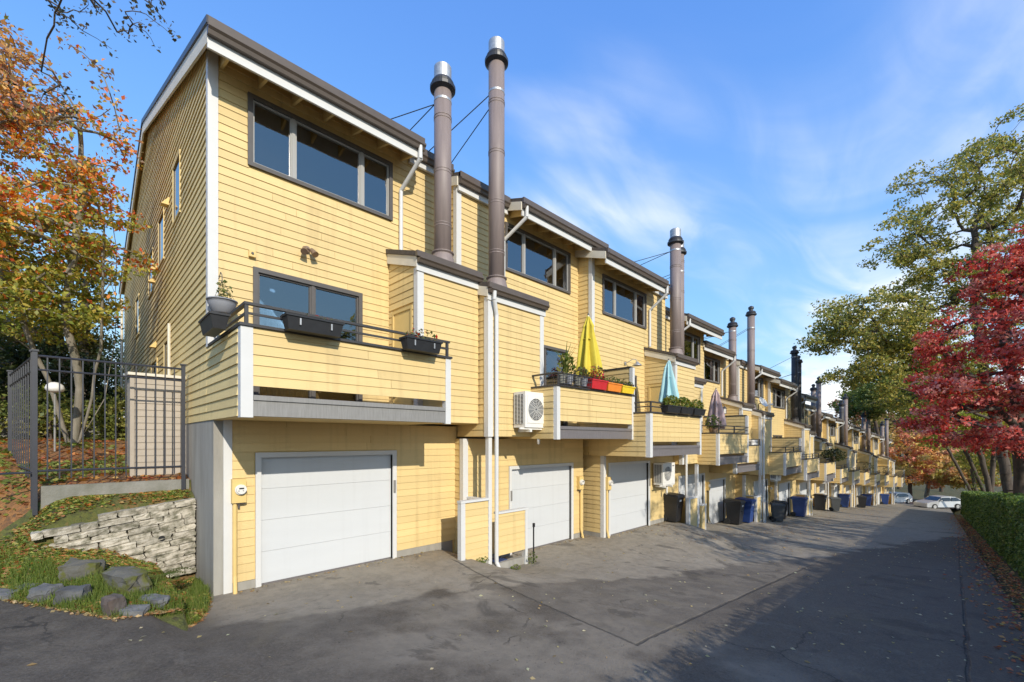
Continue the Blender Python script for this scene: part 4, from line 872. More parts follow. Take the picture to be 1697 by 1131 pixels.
# ------------------------------------------------------------------ bins
def wheelie(loc, m, label, rz=0.0, s=1.0, sticker=True):
    b = empty('wheelie_bin', (loc[0], loc[1], yard_z(loc[0], loc[1]) + 0.004), rz); b.scale = (s, s, s); tag(b, label, 'bin', 'wheeled bins beside the garages')
    o = MB().hexa([(-0.22, -0.24, 0.03), (0.22, -0.24, 0.03), (0.22, 0.24, 0.06), (-0.22, 0.24, 0.06), (-0.29, -0.34, 0.98), (0.29, -0.34, 0.98), (0.29, 0.30, 0.98), (-0.29, 0.30, 0.98)])
    o.hexa([(-0.31, -0.36, 0.94), (0.31, -0.36, 0.94), (0.31, 0.32, 0.94), (-0.31, 0.32, 0.94), (-0.31, -0.36, 1.0), (0.31, -0.36, 1.0), (0.31, 0.32, 1.0), (-0.31, 0.32, 1.0)]); link('body', o.mesh('body'), m, b)
    lid = link('lid', MB().hexa([(-0.32, -0.38, 1.003), (0.32, -0.38, 1.003), (0.32, 0.36, 1.003), (-0.32, 0.36, 1.003), (-0.28, -0.32, 1.07), (0.28, -0.32, 1.07), (0.28, 0.34, 1.11), (-0.28, 0.34, 1.11)]).mesh('lid'), m, b)
    link('handle', MB().path([(-0.26, 0.34, 0.99), (-0.26, 0.43, 1.02), (0.26, 0.43, 1.02), (0.26, 0.34, 0.99)], 0.018, 8).mesh('handle'), m, b)
    for x in (-0.27, 0.24): link('wheel', MB().tube((x, 0.25, 0.13), (x + 0.05, 0.25, 0.13), 0.13, 0.13, 18).mesh('wheel'), 'tyre', b)
    link('grab_bar', MB().box(-0.14, 0.14, -0.335, -0.30, 0.60, 0.64).mesh('grab_bar'), m, b)
    if sticker: link('sticker', MB().hexa([(-0.09, -0.330, 0.80), (0.07, -0.330, 0.80), (0.07, -0.325, 0.80), (-0.09, -0.325, 0.80), (-0.09, -0.340, 0.875), (0.07, -0.340, 0.875), (0.07, -0.334, 0.875), (-0.09, -0.334, 0.875)]).mesh('sticker'), 'sticker', b)
    return b
wheelie((15.28, 7.16), 'bin_black', 'black wheeled bin below the heat pump shelf', 0.0, 0.92)
wheelie((23.15, 7.65), 'bin_black', 'black wheeled bin standing left beside a blue one', 0.0, 1.1)
wheelie((24.05, 7.45), 'bin_blue', 'blue wheeled bin beside the boarded screen past the pink parasol', 0.0, 1.1)
wheelie((27.75, 6.95), 'bin_grey', 'small grey wheeled bin out on the drive', 0.5, 0.92)
wheelie((28.70, 7.05), 'bin_black', 'dark wheeled bin behind the small grey one', 0.4, 0.95)
wheelie((33.15, 7.05), 'bin_blue', 'blue wheeled bin between the dark and grey bins of the drive', 0.0, 1.15)
wheelie((43.0, 7.70), 'bin_black', 'black wheeled bin in shade under the dark hanging vine', 0, 1.15)
wheelie((43.4, 6.78), 'bin_grey', 'grey wheeled bin standing alone before a white garage door', 0.3, 1.0)
wheelie((52.3, 7.45), 'bin_blue', 'bright blue wheeled bin past the lone grey bin', 0, 1.15)
wheelie((56.4, 6.60), 'bin_black', 'dark wheeled bin near the last garages', 0.2, 1.05)
wheelie((61.6, 6.75), 'bin_blue', 'blue wheeled bin two screens from the end of the row', 0, 1.15)
wheelie((71.3, 6.10), 'bin_blue', 'blue wheeled bin at the last screen of the row', 0, 1.15)
# things by the second house's low screen
bx_ = empty('blue_crate', (6.80, 7.30, floor_z(6.9) - 0.03)); bx_.scale = (0.7, 0.7, 0.6); tag(bx_, 'blue plastic crate behind the low boarded screen', 'crate')
link('tub', MB().hexa([(-0.22, -0.16, 0.01), (0.22, -0.16, 0.01), (0.22, 0.16, 0.01), (-0.22, 0.16, 0.01), (-0.26, -0.19, 0.30), (0.26, -0.19, 0.30), (0.26, 0.19, 0.30), (-0.26, 0.19, 0.30)]).mesh('tub'), 'bin_blue', bx_)
link('rim', MB().box(-0.28, 0.28, -0.21, 0.21, 0.30, 0.325).mesh('rim'), 'bin_blue', bx_)
hp = empty('hand_rail_post', (7.66, 6.96, yard_z(7.66, 6.96))); tag(hp, 'thin black post at the end of the low boarded screen', 'post')
link('post', MB().box(-0.012, 0.012, -0.012, 0.012, -0.1, 0.90).mesh('post'), 'black', hp); link('knob', MB().box(-0.018, 0.03, -0.02, 0.02, 0.84, 0.93).mesh('knob'), 'black', hp)

# ------------------------------------------------------------------ left bank: fence, wall, rocks, shed, lamp
def fence():
    f = empty('metal_fence', (-0.39, 9.88, -0.97)); f.scale = (1.076, 1.076, 1.06); tag(f, 'dark steel picket fence on a concrete kerb beside the end house', 'fence')
    def sec(a, b, n, zt0=2.16):
        a = Vector((*a, 0)); b = Vector((*b, 0)); d = (b - a); 
        for z, r in ((2.14, 0.017), (1.94, 0.015), (0.48, 0.017)): link('rail', MB().tube(a + Vector((0, 0, z)), b + Vector((0, 0, z)), r, r, 6).mesh('rail'), 'fence_metal', f)
        pm = MB().box(-0.008, 0.008, -0.008, 0.008, 0.36, 2.14).mesh('picket')
        for k in range(1, n): link('picket', pm, 'fence_metal', f, tuple(a + d * (k / n)))
        for p in (a, b):
            link('post', MB().box(p.x - 0.026, p.x + 0.026, p.y - 0.026, p.y + 0.026, -0.15, 2.20).box(p.x - 0.04, p.x + 0.04, p.y - 0.04, p.y + 0.04, 2.20, 2.225).mesh('post'), 'fence_metal', f)
    sec((0, 0), (1.70, 0), 14)
    sec((-0.43, 3.04), (-0.02, 0.10), 11)
    link('rail', MB().tube((-0.03, 0, 0.46), (-1.9, -0.25, 0.46), 0.016, 0.016, 6).mesh('rail'), 'fence_metal', f)
fence()
k = link('concrete_kerb', MB().box(-0.33, 1.53, 9.91, 10.03, -1.25, -0.70).mesh('kerb'), 'concrete_dark'); tag(k, 'long low concrete kerb under the steel picket fence', 'kerb')
sh = empty('storage_shed', (0.78, 10.5, -0.68)); tag(sh, 'tan boarded storage locker against the end house', 'shed')
link('core', MB().box(0.0, 0.80, 0.03, 1.0, 0, 1.86).mesh('core'), 'shed', sh)
bm = MB().hexa([(0.03, 0.008, 0), (0.80, 0.008, 0), (0.80, 0.03, 0), (0.03, 0.03, 0), (0.03, 0.022, 0.118), (0.80, 0.022, 0.118), (0.80, 0.03, 0.118), (0.03, 0.03, 0.118)]).mesh('siding_board')
for q in range(15): link('siding_board', bm, 'shed', sh, (0, 0, 0.05 + q * 0.12))
link('corner_board', MB().box(-0.03, 0.03, -0.004, 0.09, 0.0, 1.87).mesh('corner_board'), 'shed', sh)
link('lid', MB().hexa([(-0.06, -0.05, 1.87), (0.84, -0.05, 1.87), (0.84, 1.04, 1.93), (-0.06, 1.04, 1.93), (-0.06, -0.05, 1.92), (0.84, -0.05, 1.92), (0.84, 1.04, 1.98), (-0.06, 1.04, 1.98)]).mesh('lid'), 'cream', sh)
lp = empty('path_lamp', (-0.24, 13.2, -0.3)); lp.scale = (0.8, 0.8, 1.0); tag(lp, 'white globe path lamp among the maple stems behind the fence', 'lamp')
link('post', MB().tube((0, 0, -0.2), (0, 0, 1.30), 0.024, 0.02, 10).mesh('post'), 'zinc', lp)
o = MB().lathe([(0.03, 0), (0.16, 0.03), (0.19, 0.09), (0.16, 0.16), (0.08, 0.21), (0.01, 0.22)], (0, 0, 1.30), 20); o.sm = True; link('globe', o.mesh('globe'), 'lamp_white', lp)

rw = link('retaining_wall', MB().box(-6.0, 1.45, 16.4, 16.65, -0.2, 0.55).mesh('retaining_wall'), 'concrete_dark'); tag(rw, 'low mossy concrete wall behind the maple stems', 'wall')
def rock_mesh(sx, sy, sz, seed, cuts=2, amp=0.22, flat=0.0):
    """a block of stone: subdivided box pushed about by noise"""
    n = cuts; v = {}; V = []; F = []
    def idx(i, j, k):
        key = (i, j, k)
        if key not in v:
            p = Vector((2 * i / n - 1, 2 * j / n - 1, 2 * k / n - 1)); q = p.lerp(p.normalized() * 1.15, 0.45 - flat)
            nz = mnoise.noise_vector(Vector((p.x * 1.3 + seed * 7.1, p.y * 1.3 + seed, p.z * 1.3 - seed))); q = q + Vector(nz) * amp
            v[key] = len(V); V.append((q.x * sx, q.y * sy, q.z * sz))
        return v[key]
    for a in range(n):
        for b in range(n):
            F += [(idx(a, b, 0), idx(a, b + 1, 0), idx(a + 1, b + 1, 0), idx(a + 1, b, 0)), (idx(a, b, n), idx(a + 1, b, n), idx(a + 1, b + 1, n), idx(a, b + 1, n)),
                  (idx(a, 0, b), idx(a + 1, 0, b), idx(a + 1, 0, b + 1), idx(a, 0, b + 1)), (idx(a, n, b), idx(a, n, b + 1), idx(a + 1, n, b + 1), idx(a + 1, n, b)),
                  (idx(0, a, b), idx(0, a, b + 1), idx(0, a + 1, b + 1), idx(0, a + 1, b)), (idx(n, a, b), idx(n, a + 1, b), idx(n, a + 1, b + 1), idx(n, a, b + 1))]
    me = bpy.data.meshes.new('rock'); me.from_pydata(V, [], F); me.update(); return me
def stone_wall():
    rg = random.Random(8); x1, x0 = 1.55, -0.30; yf = WALL_Y
    w = empty('stone_wall', (x1, yf, -2.3)); tag(w, 'dry stone retaining wall of long flat pale blocks beside the foundation', 'wall')
    link('backing', MB().hexa([(x0 - x1 + 0.3, 0.10, 0.2), (0, 0.10, 0), (0, 0.35, 0), (x0 - x1 + 0.3, 0.35, 0.2), (x0 - x1 + 0.3, 0.10, 1.02), (0, 0.10, 1.20), (0, 0.35, 1.20), (x0 - x1 + 0.3, 0.35, 1.02)]).mesh('backing'), 'moss_rock', w)
    nrow = 12; h = 1.29 / nrow; tilt = 0.115
    for r_ in range(nrow):
        x = rg.uniform(-0.30, -0.05) * 0 ; z = r_ * h + h / 2
        x_end = (x0 - x1) + rg.uniform(-0.10, 0.16) + (0.3 if r_ < 3 else 0)
        if r_ == nrow - 1: x_end = -1.25
        first = rg.uniform(0.12, 0.40)
        while x > x_end:
            l = first or rg.uniform(0.20, 0.50); first = None; l = min(l, max(0.12, x - x_end)) if x - x_end < 0.55 else l; hh = h * rg.uniform(0.86, 1.0); dep = 0.13
            o = link('stone', rock_mesh(l / 2 * 0.985, dep, hh / 2, rg.randint(0, 999), 4, 0.17, 0.36), 'stone', w, (x - l / 2, 0.115 + rg.uniform(-0.022, 0.016), z + tilt * (x - l / 2)))
            o.rotation_euler = (rg.uniform(-0.03, 0.03), -tilt + rg.uniform(-0.025, 0.025), rg.uniform(-0.03, 0.03)); x -= l
    link('drain_pipe', MB().tube((-0.47, 0.10, 0.66), (-0.47, -0.03, 0.655), 0.048, 0.048, 16).mesh('drain_pipe'), 'black', w)
stone_wall()
ROCKS = [(-0.22, 8.02, 0.15, 0.12, 0.10, 'boulder', 'blue grey boulder lying left of the wedge shaped one'), (0.02, 7.72, 0.17, 0.12, 0.12, 'boulder', 'wedge shaped blue grey boulder at the lane edge below the stone wall'),
         (0.36, 7.06, 0.12, 0.10, 0.13, 'boulder_brown', 'reddish brown boulder at the edge of the bed'), (0.53, 6.95, 0.15, 0.10, 0.075, 'boulder', 'low dark grey boulder beside the reddish brown one'),
         (-0.60, 8.45, 0.17, 0.12, 0.06, 'boulder', 'flat grey stone at the lane edge away from the wall'), (0.52, 7.72, 0.34, 0.17, 0.19, 'moss_rock', 'large mossy rock ledge in front of the stone wall'),
         (0.12, 8.45, 0.24, 0.17, 0.15, 'moss_rock', 'rounded mossy rock at the tail of the stone wall'), (0.74, 7.14, 0.20, 0.09, 0.06, 'boulder', 'long pale flat stone in the grass near the fern'), (-0.40, 8.5, 0.11, 0.09, 0.06, 'boulder', 'small grey stone half sunk in ground cover')]
for k, (x, y, a, b_, c, m, lab) in enumerate(ROCKS):
    a *= 0.86; b_ *= 0.9; o = link('boulder', rock_mesh(a, b_, c, 31 + k * 3, 4, 0.26, 0.12), m, None, (x, y, bank_z(x, y) + c * 0.45)); o.rotation_euler = (0.1, 0.05, R(-45 + 25 * math.sin(k * 2.3))); tag(o, lab, 'boulder', 'rocks in the planted bank')
def fern(x, y, s, seed, label):
    rg = random.Random(seed); f = empty('fern', (x, y, bank_z(x, y))); tag(f, label, 'fern', 'ferns at the foot of the stone wall')
    for k in range(11):
        t = k * 0.571 * 2 + rg.uniform(-0.2, 0.2); Lf = s * rg.uniform(0.75, 1.1); m = MB(); prev = None; n = 16
        for q in range(n):
            a = q / (n - 1); r_ = Lf * a; z = Lf * (0.75 * a - 0.78 * a * a) + 0.02; c = Vector((r_ * math.cos(t), r_ * math.sin(t), z)); sd = Vector((-math.sin(t), math.cos(t), 0)); fw = Vector((math.cos(t), math.sin(t), -0.2))
            w = Lf * 0.19 * math.sin(math.pi * min(1, a * 0.92 + 0.12)) 
            for g in (-1, 1): m.quad(c - fw * 0.012, c + fw * 0.012, c + sd * g * w + fw * 0.03, c + sd * g * w * 0.9 + fw * 0.012)
        me = m.mesh('frond'); at = me.color_attributes.new('leafcol', 'FLOAT_COLOR', 'POINT'); col = rg.choice([(0.13, 0.15, 0.03), (0.09, 0.13, 0.025), (0.20, 0.19, 0.05)])
        at.data.foreach_set('color', [v for _ in range(len(me.vertices)) for v in (*col, 1)]); link('frond', me, 'leaf', f)
fern(0.92, 8.35, 0.48, 1, 'arching green fern at the foot of the stone wall'); fern(1.22, 8.75, 0.36, 2, 'smaller fern tucked against the wall beside the arching one')
# weeds by the screens
def weed(x, y, r, n, label, seed, h=0.8):
    z = yard_z(x, y); w = empty('weed', (x, y, z)); tag(w, label, 'weed'); link('foliage', bunch((0, 0, r * h * 0.8, r, r * 0.7, r * h), n, 0.05, [(0.10, 0.15, 0.03), (0.20, 0.24, 0.06), (0.14, 0.16, 0.05)], seed), None, w)
    link('stem', MB().tube((0, 0, -0.02), (0, 0, r * h), 0.005, 0.003, 5).mesh('stem'), 'green_box', w)
weed(7.55, 6.90, 0.13, 90, 'weeds growing at the end of the low boarded screen', 3, 1.3); weed(6.95, 6.85, 0.12, 60, 'weeds under the low boarded screen by the downspout', 4, 0.5); weed(6.02, 6.90, 0.16, 70, 'mossy weeds at the foot of the taller boarded screen', 5, 0.35)

# ------------------------------------------------------------------ cars
def car(loc, rz, m, label, wagon=True):
    c = empty('parked_car', loc, rz); tag(c, label, 'car', 'cars parked at the end of the lane'); Lc = 4.7
    top = [(-2.32, 0.55), (-2.30, 0.86), (-2.10, 1.02), (-1.35, 1.42), (-0.6, 1.48), (0.35, 1.43), (1.05, 0.98), (1.9, 0.86), (2.28, 0.70), (2.33, 0.42)] if wagon else [(-2.2, 0.55), (-2.18, 0.95), (-1.9, 1.40), (-0.9, 1.50), (0.3, 1.45), (1.1, 1.0), (1.95, 0.85), (2.2, 0.65), (2.25, 0.42)]
    def hw_(z): return 0.90 if z < 0.9 else 0.90 - (z - 0.9) * 0.42
    b = MB(); n = len(top); low = 0.22
    for s in (-1, 1):
        i0 = len(b.v); 
        for x, z in top: b.v.append((x, s * hw_(z) * (0.93 if abs(x) > 2.2 else 1), z))
        for x, z in top: b.v.append((x * 0.985, s * 0.86, low + 0.02))
        for q in range(n - 1):
            f_ = (i0 + q, i0 + q + 1, i0 + n + q + 1, i0 + n + q); b.f.append(f_ if s > 0 else f_[::-1])
    for q in range(n - 1): b.f.append((q, q + 1, 2 * n + q + 1, 2 * n + q))
    b.f.append((0, 2 * n, 3 * n, n)); b.f.append((n - 1, 2 * n - 1, 4 * n - 1, 3 * n - 1)[::1])
    link('body', b.mesh('body'), m, c)
    for s in (-1, 1):
        for x0, x1, x2, x3 in ((-1.95, -1.42, -0.78, -0.72), (-0.66, -0.60, 0.20, 0.30)) if wagon else ((-1.7, -1.3, -0.6, -0.55), (-0.48, -0.45, 0.25, 0.4)):
            g = MB(); za_, zb_ = 0.98, 1.36; xa, xb = (x0, x3) ; xt0, xt1 = (x1, x2)
            if x1 > -0.7: xa, xb, xt0, xt1 = -0.66, 0.88, -0.62, 0.28
            P = [(xa, s * (hw_(za_) + 0.006), za_), (xb, s * (hw_(za_) + 0.006), za_), (xt1, s * (hw_(zb_) + 0.006), zb_), (xt0, s * (hw_(zb_) + 0.006), zb_)]
            g.quad(*(P if s < 0 else P[::-1])); link('side_window', g.mesh('side_window'), 'dark_glass', c)
        for x in (-1.42, 1.42):
            w = link('wheel', MB().tube((x, s * 0.70, 0.32), (x, s * 0.915, 0.32), 0.33, 0.33, 24).mesh('wheel'), 'tyre', c); link('rim', MB().tube((x, s * 0.90, 0.32), (x, s * 0.925, 0.32), 0.21, 0.20, 20).mesh('rim'), 'steel', w)
        link('headlight', MB().box(2.13, 2.30, s * 0.55, s * 0.82, 0.62, 0.74).mesh('headlight'), 'lamp_white', c); link('tail_light', MB().box(-2.325, -2.22, s * 0.58, s * 0.86, 0.72, 0.92).mesh('tail_light'), 'red_light', c)
        link('mirror', MB().box(0.62, 0.78, s * 0.92, s * 1.04, 0.98, 1.10).mesh('mirror'), m, c)
    ws = MB().quad((0.42, -0.66, 1.395), (1.02, -0.80, 1.005), (1.02, 0.80, 1.005), (0.42, 0.66, 1.395)); ws.v = [(x + 0.012, y, z + 0.012) for x, y, z in ws.v]; link('windscreen', ws.mesh('windscreen'), 'dark_glass', c)
    link('sill', MB().box(-2.2, 2.2, -0.87, 0.87, 0.18, 0.24).mesh('sill'), 'black', c)
    link('bumper', MB().box(2.2, 2.36, -0.8, 0.8, 0.25, 0.5).mesh('bumper'), m, c)
    return c
car((73.6, 1.35, za(73.6) + 0.01), R(138), 'car_silver', 'silver station wagon parked at the end of the lane')
car((79.5, 5.9, za(79.5) + 0.03), R(150), 'car_white', 'white car half hidden behind the last house post', False)

# ------------------------------------------------------------------ trees
def vw(lat, z, dep): return (VF[0] * dep + VR[0] * lat, VF[1] * dep + VR[1] * lat, z)
def tree(name, label, cat, stems, blobs, ncl, leaves, lsize, clr, pal, seed, group=None, bark='bark', rtrunk=0.25, tip=0.012, flat=0.6, up=0.5, shell=0.35, colfn=None, gap=0.12):
    """stems: list of polylines (first point on the ground); blobs: crown ellipsoids (cx,cy,cz,rx,ry,rz,weight).
    Limbs grow to every leaf clump from the nearest wood below it."""
    rg = np.random.default_rng(seed); base = Vector(stems[0][0])
    root = empty(name, base); tag(root, label, cat, group)
    P = []; par = []; wood = []
    for st in stems:
        pts = [Vector(p) for p in st]; last = -1
        for a, b in zip(pts[:-1], pts[1:]):
            n = max(2, int((b - a).length / 0.5))
            for k in range(n):
                if last == -1 or k > 0 or True:
                    q = a.lerp(b, k / n) + (Vector(rg.normal(size=3)) * 0.02 if last != -1 else Vector((0, 0, 0))); P.append(q); par.append(last); last = len(P) - 1
        P.append(pts[-1]); par.append(last)
    ntr = len(P)
    bw = np.array([b[6] if len(b) > 6 else b[3] * b[4] * b[5] for b in blobs], float); bw /= bw.sum(); cl = []
    while len(cl) < ncl:
        b = blobs[rg.choice(len(blobs), p=bw)]; d = rg.normal(size=3); d /= np.linalg.norm(d); r = rg.uniform(shell ** 2, 1) ** 0.5
        p = Vector((b[0] + d[0] * r * b[3], b[1] + d[1] * r * b[4], b[2] + d[2] * r * b[5]))
        if mnoise.noise(p * (1.1 / max(1.0, b[3] * 0.45)) + Vector((seed * 3.3, 0, 0))) < -gap: continue
        cl.append(p)
    c0 = Vector(stems[0][-1]); cl.sort(key=lambda p: (p - c0).length)
    X = np.array([p[:] for p in P]); tips = np.zeros(len(P)); ends = []
    for p in cl:
        A = np.array(P_arr) if False else X
        dv = A - np.array(p[:]); dist = np.linalg.norm(dv, axis=1) + np.maximum(0, dv[:, 2]) * 1.2
        j = int(np.argmin(dist)); a = Vector(A[j]); L_ = (p - a).length; n = max(2, min(5, int(L_ / 0.6) + 1)); last = j; new = []
        for k in range(1, n + 1):
            t = k / n; q = a.lerp(p, t); q.z += 0.10 * L_ * math.sin(math.pi * t) - 0.03 * L_ * t; q += Vector(rg.normal(size=3)) * 0.05 * min(1, L_) * (1 if k < n else 0)
            P.append(q); par.append(last); last = len(P) - 1; new.append(q[:])
        X = np.vstack([X, np.array(new)]); ends.append(last)
    cnt = np.zeros(len(P))
    for e in ends:
        k = e
        while k != -1: cnt[k] += 1; k = par[k]
    rad = tip * np.maximum(cnt, 1) ** 0.5; mx = max(rad[:ntr].max(), 1e-6); sc = rtrunk / mx if mx > 0 else 1
    rad = np.where(np.arange(len(P)) < ntr, np.maximum(rad * sc, tip), np.minimum(rad * max(1.0, min(sc, 1.8)), rtrunk * 0.6))
    # trunk flare
    wb = MB(); tb = MB()
    for k in range(len(P)):
        if par[k] == -1: continue
        a, b = P[par[k]], P[k]; ra, rb = rad[par[k]], rad[k]
        if k >= ntr: ra = min(ra, rb * 1.6)
        if k < ntr: tb.tube(a - base, b - base, ra, rb, 10, False)
        else: wb.tube(a - base, b - base, ra, rb, 5 if rb > 0.03 else 4, False)
    tb.sm = True; wb.sm = True
    t_ = link('trunk', tb.mesh('trunk'), bark, root)
    if wb.v: kind(link('limbs', wb.mesh('limbs'), bark, root), 'stuff')
    if leaves:
        per = np.maximum(1, rg.poisson(leaves / len(cl), len(cl))); ci = np.repeat(np.arange(len(cl)), per); C = np.array([p[:] for p in cl]); n = len(ci)
        off = rg.normal(size=(n, 3)); off /= (np.linalg.norm(off, axis=1)[:, None] + 1e-9) / rg.uniform(0.1, 1, (n, 1)) ** 0.5; off *= clr * rg.uniform(0.7, 1.3, len(cl))[ci][:, None]; off[:, 2] *= flat
        pos = C[ci] + off; nn = rg.normal(size=(n, 3)) * 0.8; nn[:, 2] += up * 0.6
        if colfn: cols = colfn(pos, ci, rg)
        else:
            pal = np.asarray(pal); cc = pal[rg.integers(0, len(pal), len(cl))]; cols = cc[ci] * 0.65 + pal[rg.integers(0, len(pal), n)] * 0.35; cols = cols * rg.uniform(0.75, 1.25, (n, 1))
        o = link('crown', leaf_cloud(pos - np.array(base[:]), nn, lsize, cols, seed), None, root)
    return root
# left: autumn vine maples behind the fence
def maple_cols(pos, ci, rg):
    n = len(pos); z = pos[:, 2]; out = np.empty((n, 3)); h = z + rg.normal(size=n) * 0.8 + 0.9 * np.sin(pos[:, 0] * 1.7 + pos[:, 1] * 1.3)
    a = pick([(0.26, 0.28, 0.055), (0.36, 0.35, 0.07), (0.17, 0.20, 0.04), (0.45, 0.36, 0.08)], n, rg); b = pick([(0.70, 0.20, 0.06), (0.66, 0.14, 0.05), (0.70, 0.26, 0.06), (0.72, 0.34, 0.09), (0.62, 0.15, 0.06), (0.68, 0.46, 0.13), (0.42, 0.40, 0.09), (0.34, 0.34, 0.08), (0.60, 0.48, 0.14)], n, rg); c = pick([(0.34, 0.17, 0.10), (0.52, 0.26, 0.10), (0.26, 0.17, 0.10), (0.60, 0.34, 0.12)], n, rg)
    a *= 1.15; b *= 1.12; c *= 1.15
    out[:] = a; k = h > 4.1; out[k] = b[k]; k = h > 6.5; out[k] = c[k]; return out
gz = -0.05
st = [[(0.05, 14.1, gz), (0.15, 14.0, 1.2), (-0.1, 13.6, 3.0), (0.2, 13.5, 5.2), (0.1, 13.2, 7.0)], [(-0.05, 14.15, gz), (-0.35, 13.9, 1.3), (-0.9, 13.5, 3.0), (-1.3, 13.0, 4.6)],
      [(0.10, 14.0, gz), (0.55, 14.1, 1.0), (0.75, 14.4, 2.4), (0.80, 14.8, 4.2), (0.7, 15.0, 6.0)], [(0.12, 14.05, gz), (0.40, 13.7, 1.5), (0.50, 13.2, 3.2), (0.5, 12.9, 4.6)]]
tree('maple_tree', 'many stemmed orange leaved maple behind the steel fence', 'tree', st, [(-0.1, 13.4, 4.6, 1.6, 1.7, 1.5, 5), (-1.6, 13.0, 4.2, 1.3, 1.3, 1.3, 4), (-0.2, 13.4, 6.8, 1.3, 1.4, 1.6, 3), (-1.5, 13.2, 6.9, 1.1, 1.2, 1.7, 2.5), (0.10, 14.4, 5.0, 0.6, 1.2, 1.6, 2), (-0.6, 13.5, 2.9, 1.5, 1.3, 0.8, 3), (0.05, 13.9, 3.0, 0.8, 1.0, 1.0, 2)],
     440, 18000, 0.10, 0.34, None, 11, 'autumn maples behind the fence', 'bark_pale', 0.075, 0.008, 0.35, 0.9, 0.2, maple_cols, 0.25)
st = [[(-1.9, 16.5, 0.1), (-1.8, 16.3, 2.5), (-1.7, 15.8, 5.0), (-1.5, 15.5, 8.0)], [(-1.95, 16.55, 0.1), (-2.4, 16.0, 2.2), (-3.0, 15.6, 4.6)]]
tree('maple_tree', 'taller thin maple with bare purplish top behind the orange one', 'tree', st, [(-1.6, 15.6, 7.6, 1.5, 1.6, 2.2, 4), (-2.4, 15.6, 5.0, 1.6, 1.6, 1.8, 4), (-1.2, 16.4, 4.0, 1.0, 1.2, 1.6, 2)],
     300, 14000, 0.10, 0.36, None, 12, 'autumn maples behind the fence', 'bark_pale', 0.10, 0.009, 0.5, 0.7, 0.2, maple_cols, 0.2)
OL = [(0.10, 0.12, 0.03), (0.16, 0.16, 0.045), (0.24, 0.20, 0.06), (0.07, 0.09, 0.025)]
tree('maple_tree', 'olive leaved small tree beside the rear of the end house', 'tree', [[(0.4, 20.5, 0.2), (0.3, 20.2, 2.5), (0.3, 19.8, 5.0)], [(0.35, 20.6, 0.2), (-0.2, 20.4, 2.5), (-0.4, 20.2, 4.4)]], [(0.1, 20.0, 4.4, 1.1, 1.5, 2.2, 3), (-1.2, 20.4, 3.8, 1.3, 1.3, 1.9, 3)], 110, 6500, 0.12, 0.42, OL, 13, 'autumn maples behind the fence', 'bark_pale', 0.12, 0.012)
DK = [(0.03, 0.05, 0.018), (0.045, 0.07, 0.022), (0.025, 0.04, 0.016), (0.07, 0.085, 0.03)]
for k, (x, y, h, r_) in enumerate(((-1.6, 26, 5.2, 2.0), (-5.0, 24, 6.5, 2.6), (0.6, 31, 6.0, 1.8), (-3.2, 33, 9.5, 3.0), (-8.5, 30, 9, 3.2))):
    tree('evergreen_tree', ['dark evergreen bush in the shade behind the maples', 'broad dark evergreen behind the maples away from the house', 'dark evergreen behind the rear corner of the end house', 'tall dark evergreen rising behind the maples', 'wide evergreen at the far back of the bank'][k], 'tree', [[(x, y, 0.5), (x, y, h * 0.9)]], [(x, y, h * 0.5 + 0.3, r_, r_, h * 0.5, 1)], 90, 6500, 0.16, 0.7, DK, 50 + k, 'evergreens behind the bank', 'bark', 0.14, 0.012)
for k, (x, y, r_, h) in enumerate(((-0.4, 18.6, 1.1, 2.8), (-2.4, 18.2, 1.3, 3.0), (-4.6, 18.0, 1.4, 3.2), (0.5, 22.5, 1.0, 3.0))):
    tree('laurel_bush', ['dark laurel bush behind the low concrete wall nearest the house', 'dark laurel bush in the middle behind the low concrete wall', 'dark laurel bush behind the low concrete wall farthest from the house', 'dark laurel bush along the side of the end house'][k], 'bush', [[(x, y, 0.0), (x, y, h * 0.6)]], [(x, y, h * 0.5, r_, r_, h * 0.55, 1)], 60, 3600, 0.14, 0.42, DK, 40 + k, 'laurels behind the low wall', 'bark', 0.06, 0.01, 0.8, 0.4, 0.2)
for k, (x, y, r_, h) in enumerate(((-0.35, 15.7, 0.75, 1.5), (-1.9, 15.6, 0.85, 1.6), (0.85, 15.6, 0.6, 1.7))):
    tree('shrub', ['yellow green shrub before the low concrete wall under the maple', 'yellow green shrub before the low concrete wall away from the house', 'yellow green shrub before the low concrete wall beside the house'][k], 'shrub', [[(x, y, 0.0), (x, y, h * 0.5)]], [(x, y, h * 0.45, r_, r_, h * 0.5, 1)], 40, 2200, 0.09, 0.28, [(0.16, 0.20, 0.05), (0.25, 0.27, 0.06), (0.11, 0.15, 0.04), (0.34, 0.30, 0.08)], 36 + k, 'shrubs before the low wall', 'bark', 0.03, 0.006, 0.8, 0.4, 0.2)
# twigs of a tree standing left of the view
tree('ash_tree', 'nearly bare tree whose dark twigs hang over the lane edge', 'tree', [[(-6.2, 8.6, -0.9), (-6.0, 8.6, 3.0), vw(-9.6, 6.0, 5.6), vw(-7.6, 7.3, 6.0)]], [(*vw(-5.5, 6.15, 6.3), 0.65, 0.65, 0.16, 2), (*vw(-6.6, 6.4, 6.6), 0.6, 0.6, 0.3, 1.5), (*vw(-7.5, 5.6, 7.2), 0.4, 0.4, 0.5, 1.2)], 60, 420, 0.06, 0.12, [(0.10, 0.09, 0.05), (0.16, 0.11, 0.06), (0.07, 0.07, 0.04)], 14, None, 'bark', 0.022, 0.0035, 0.8, 0.3, 0.1)
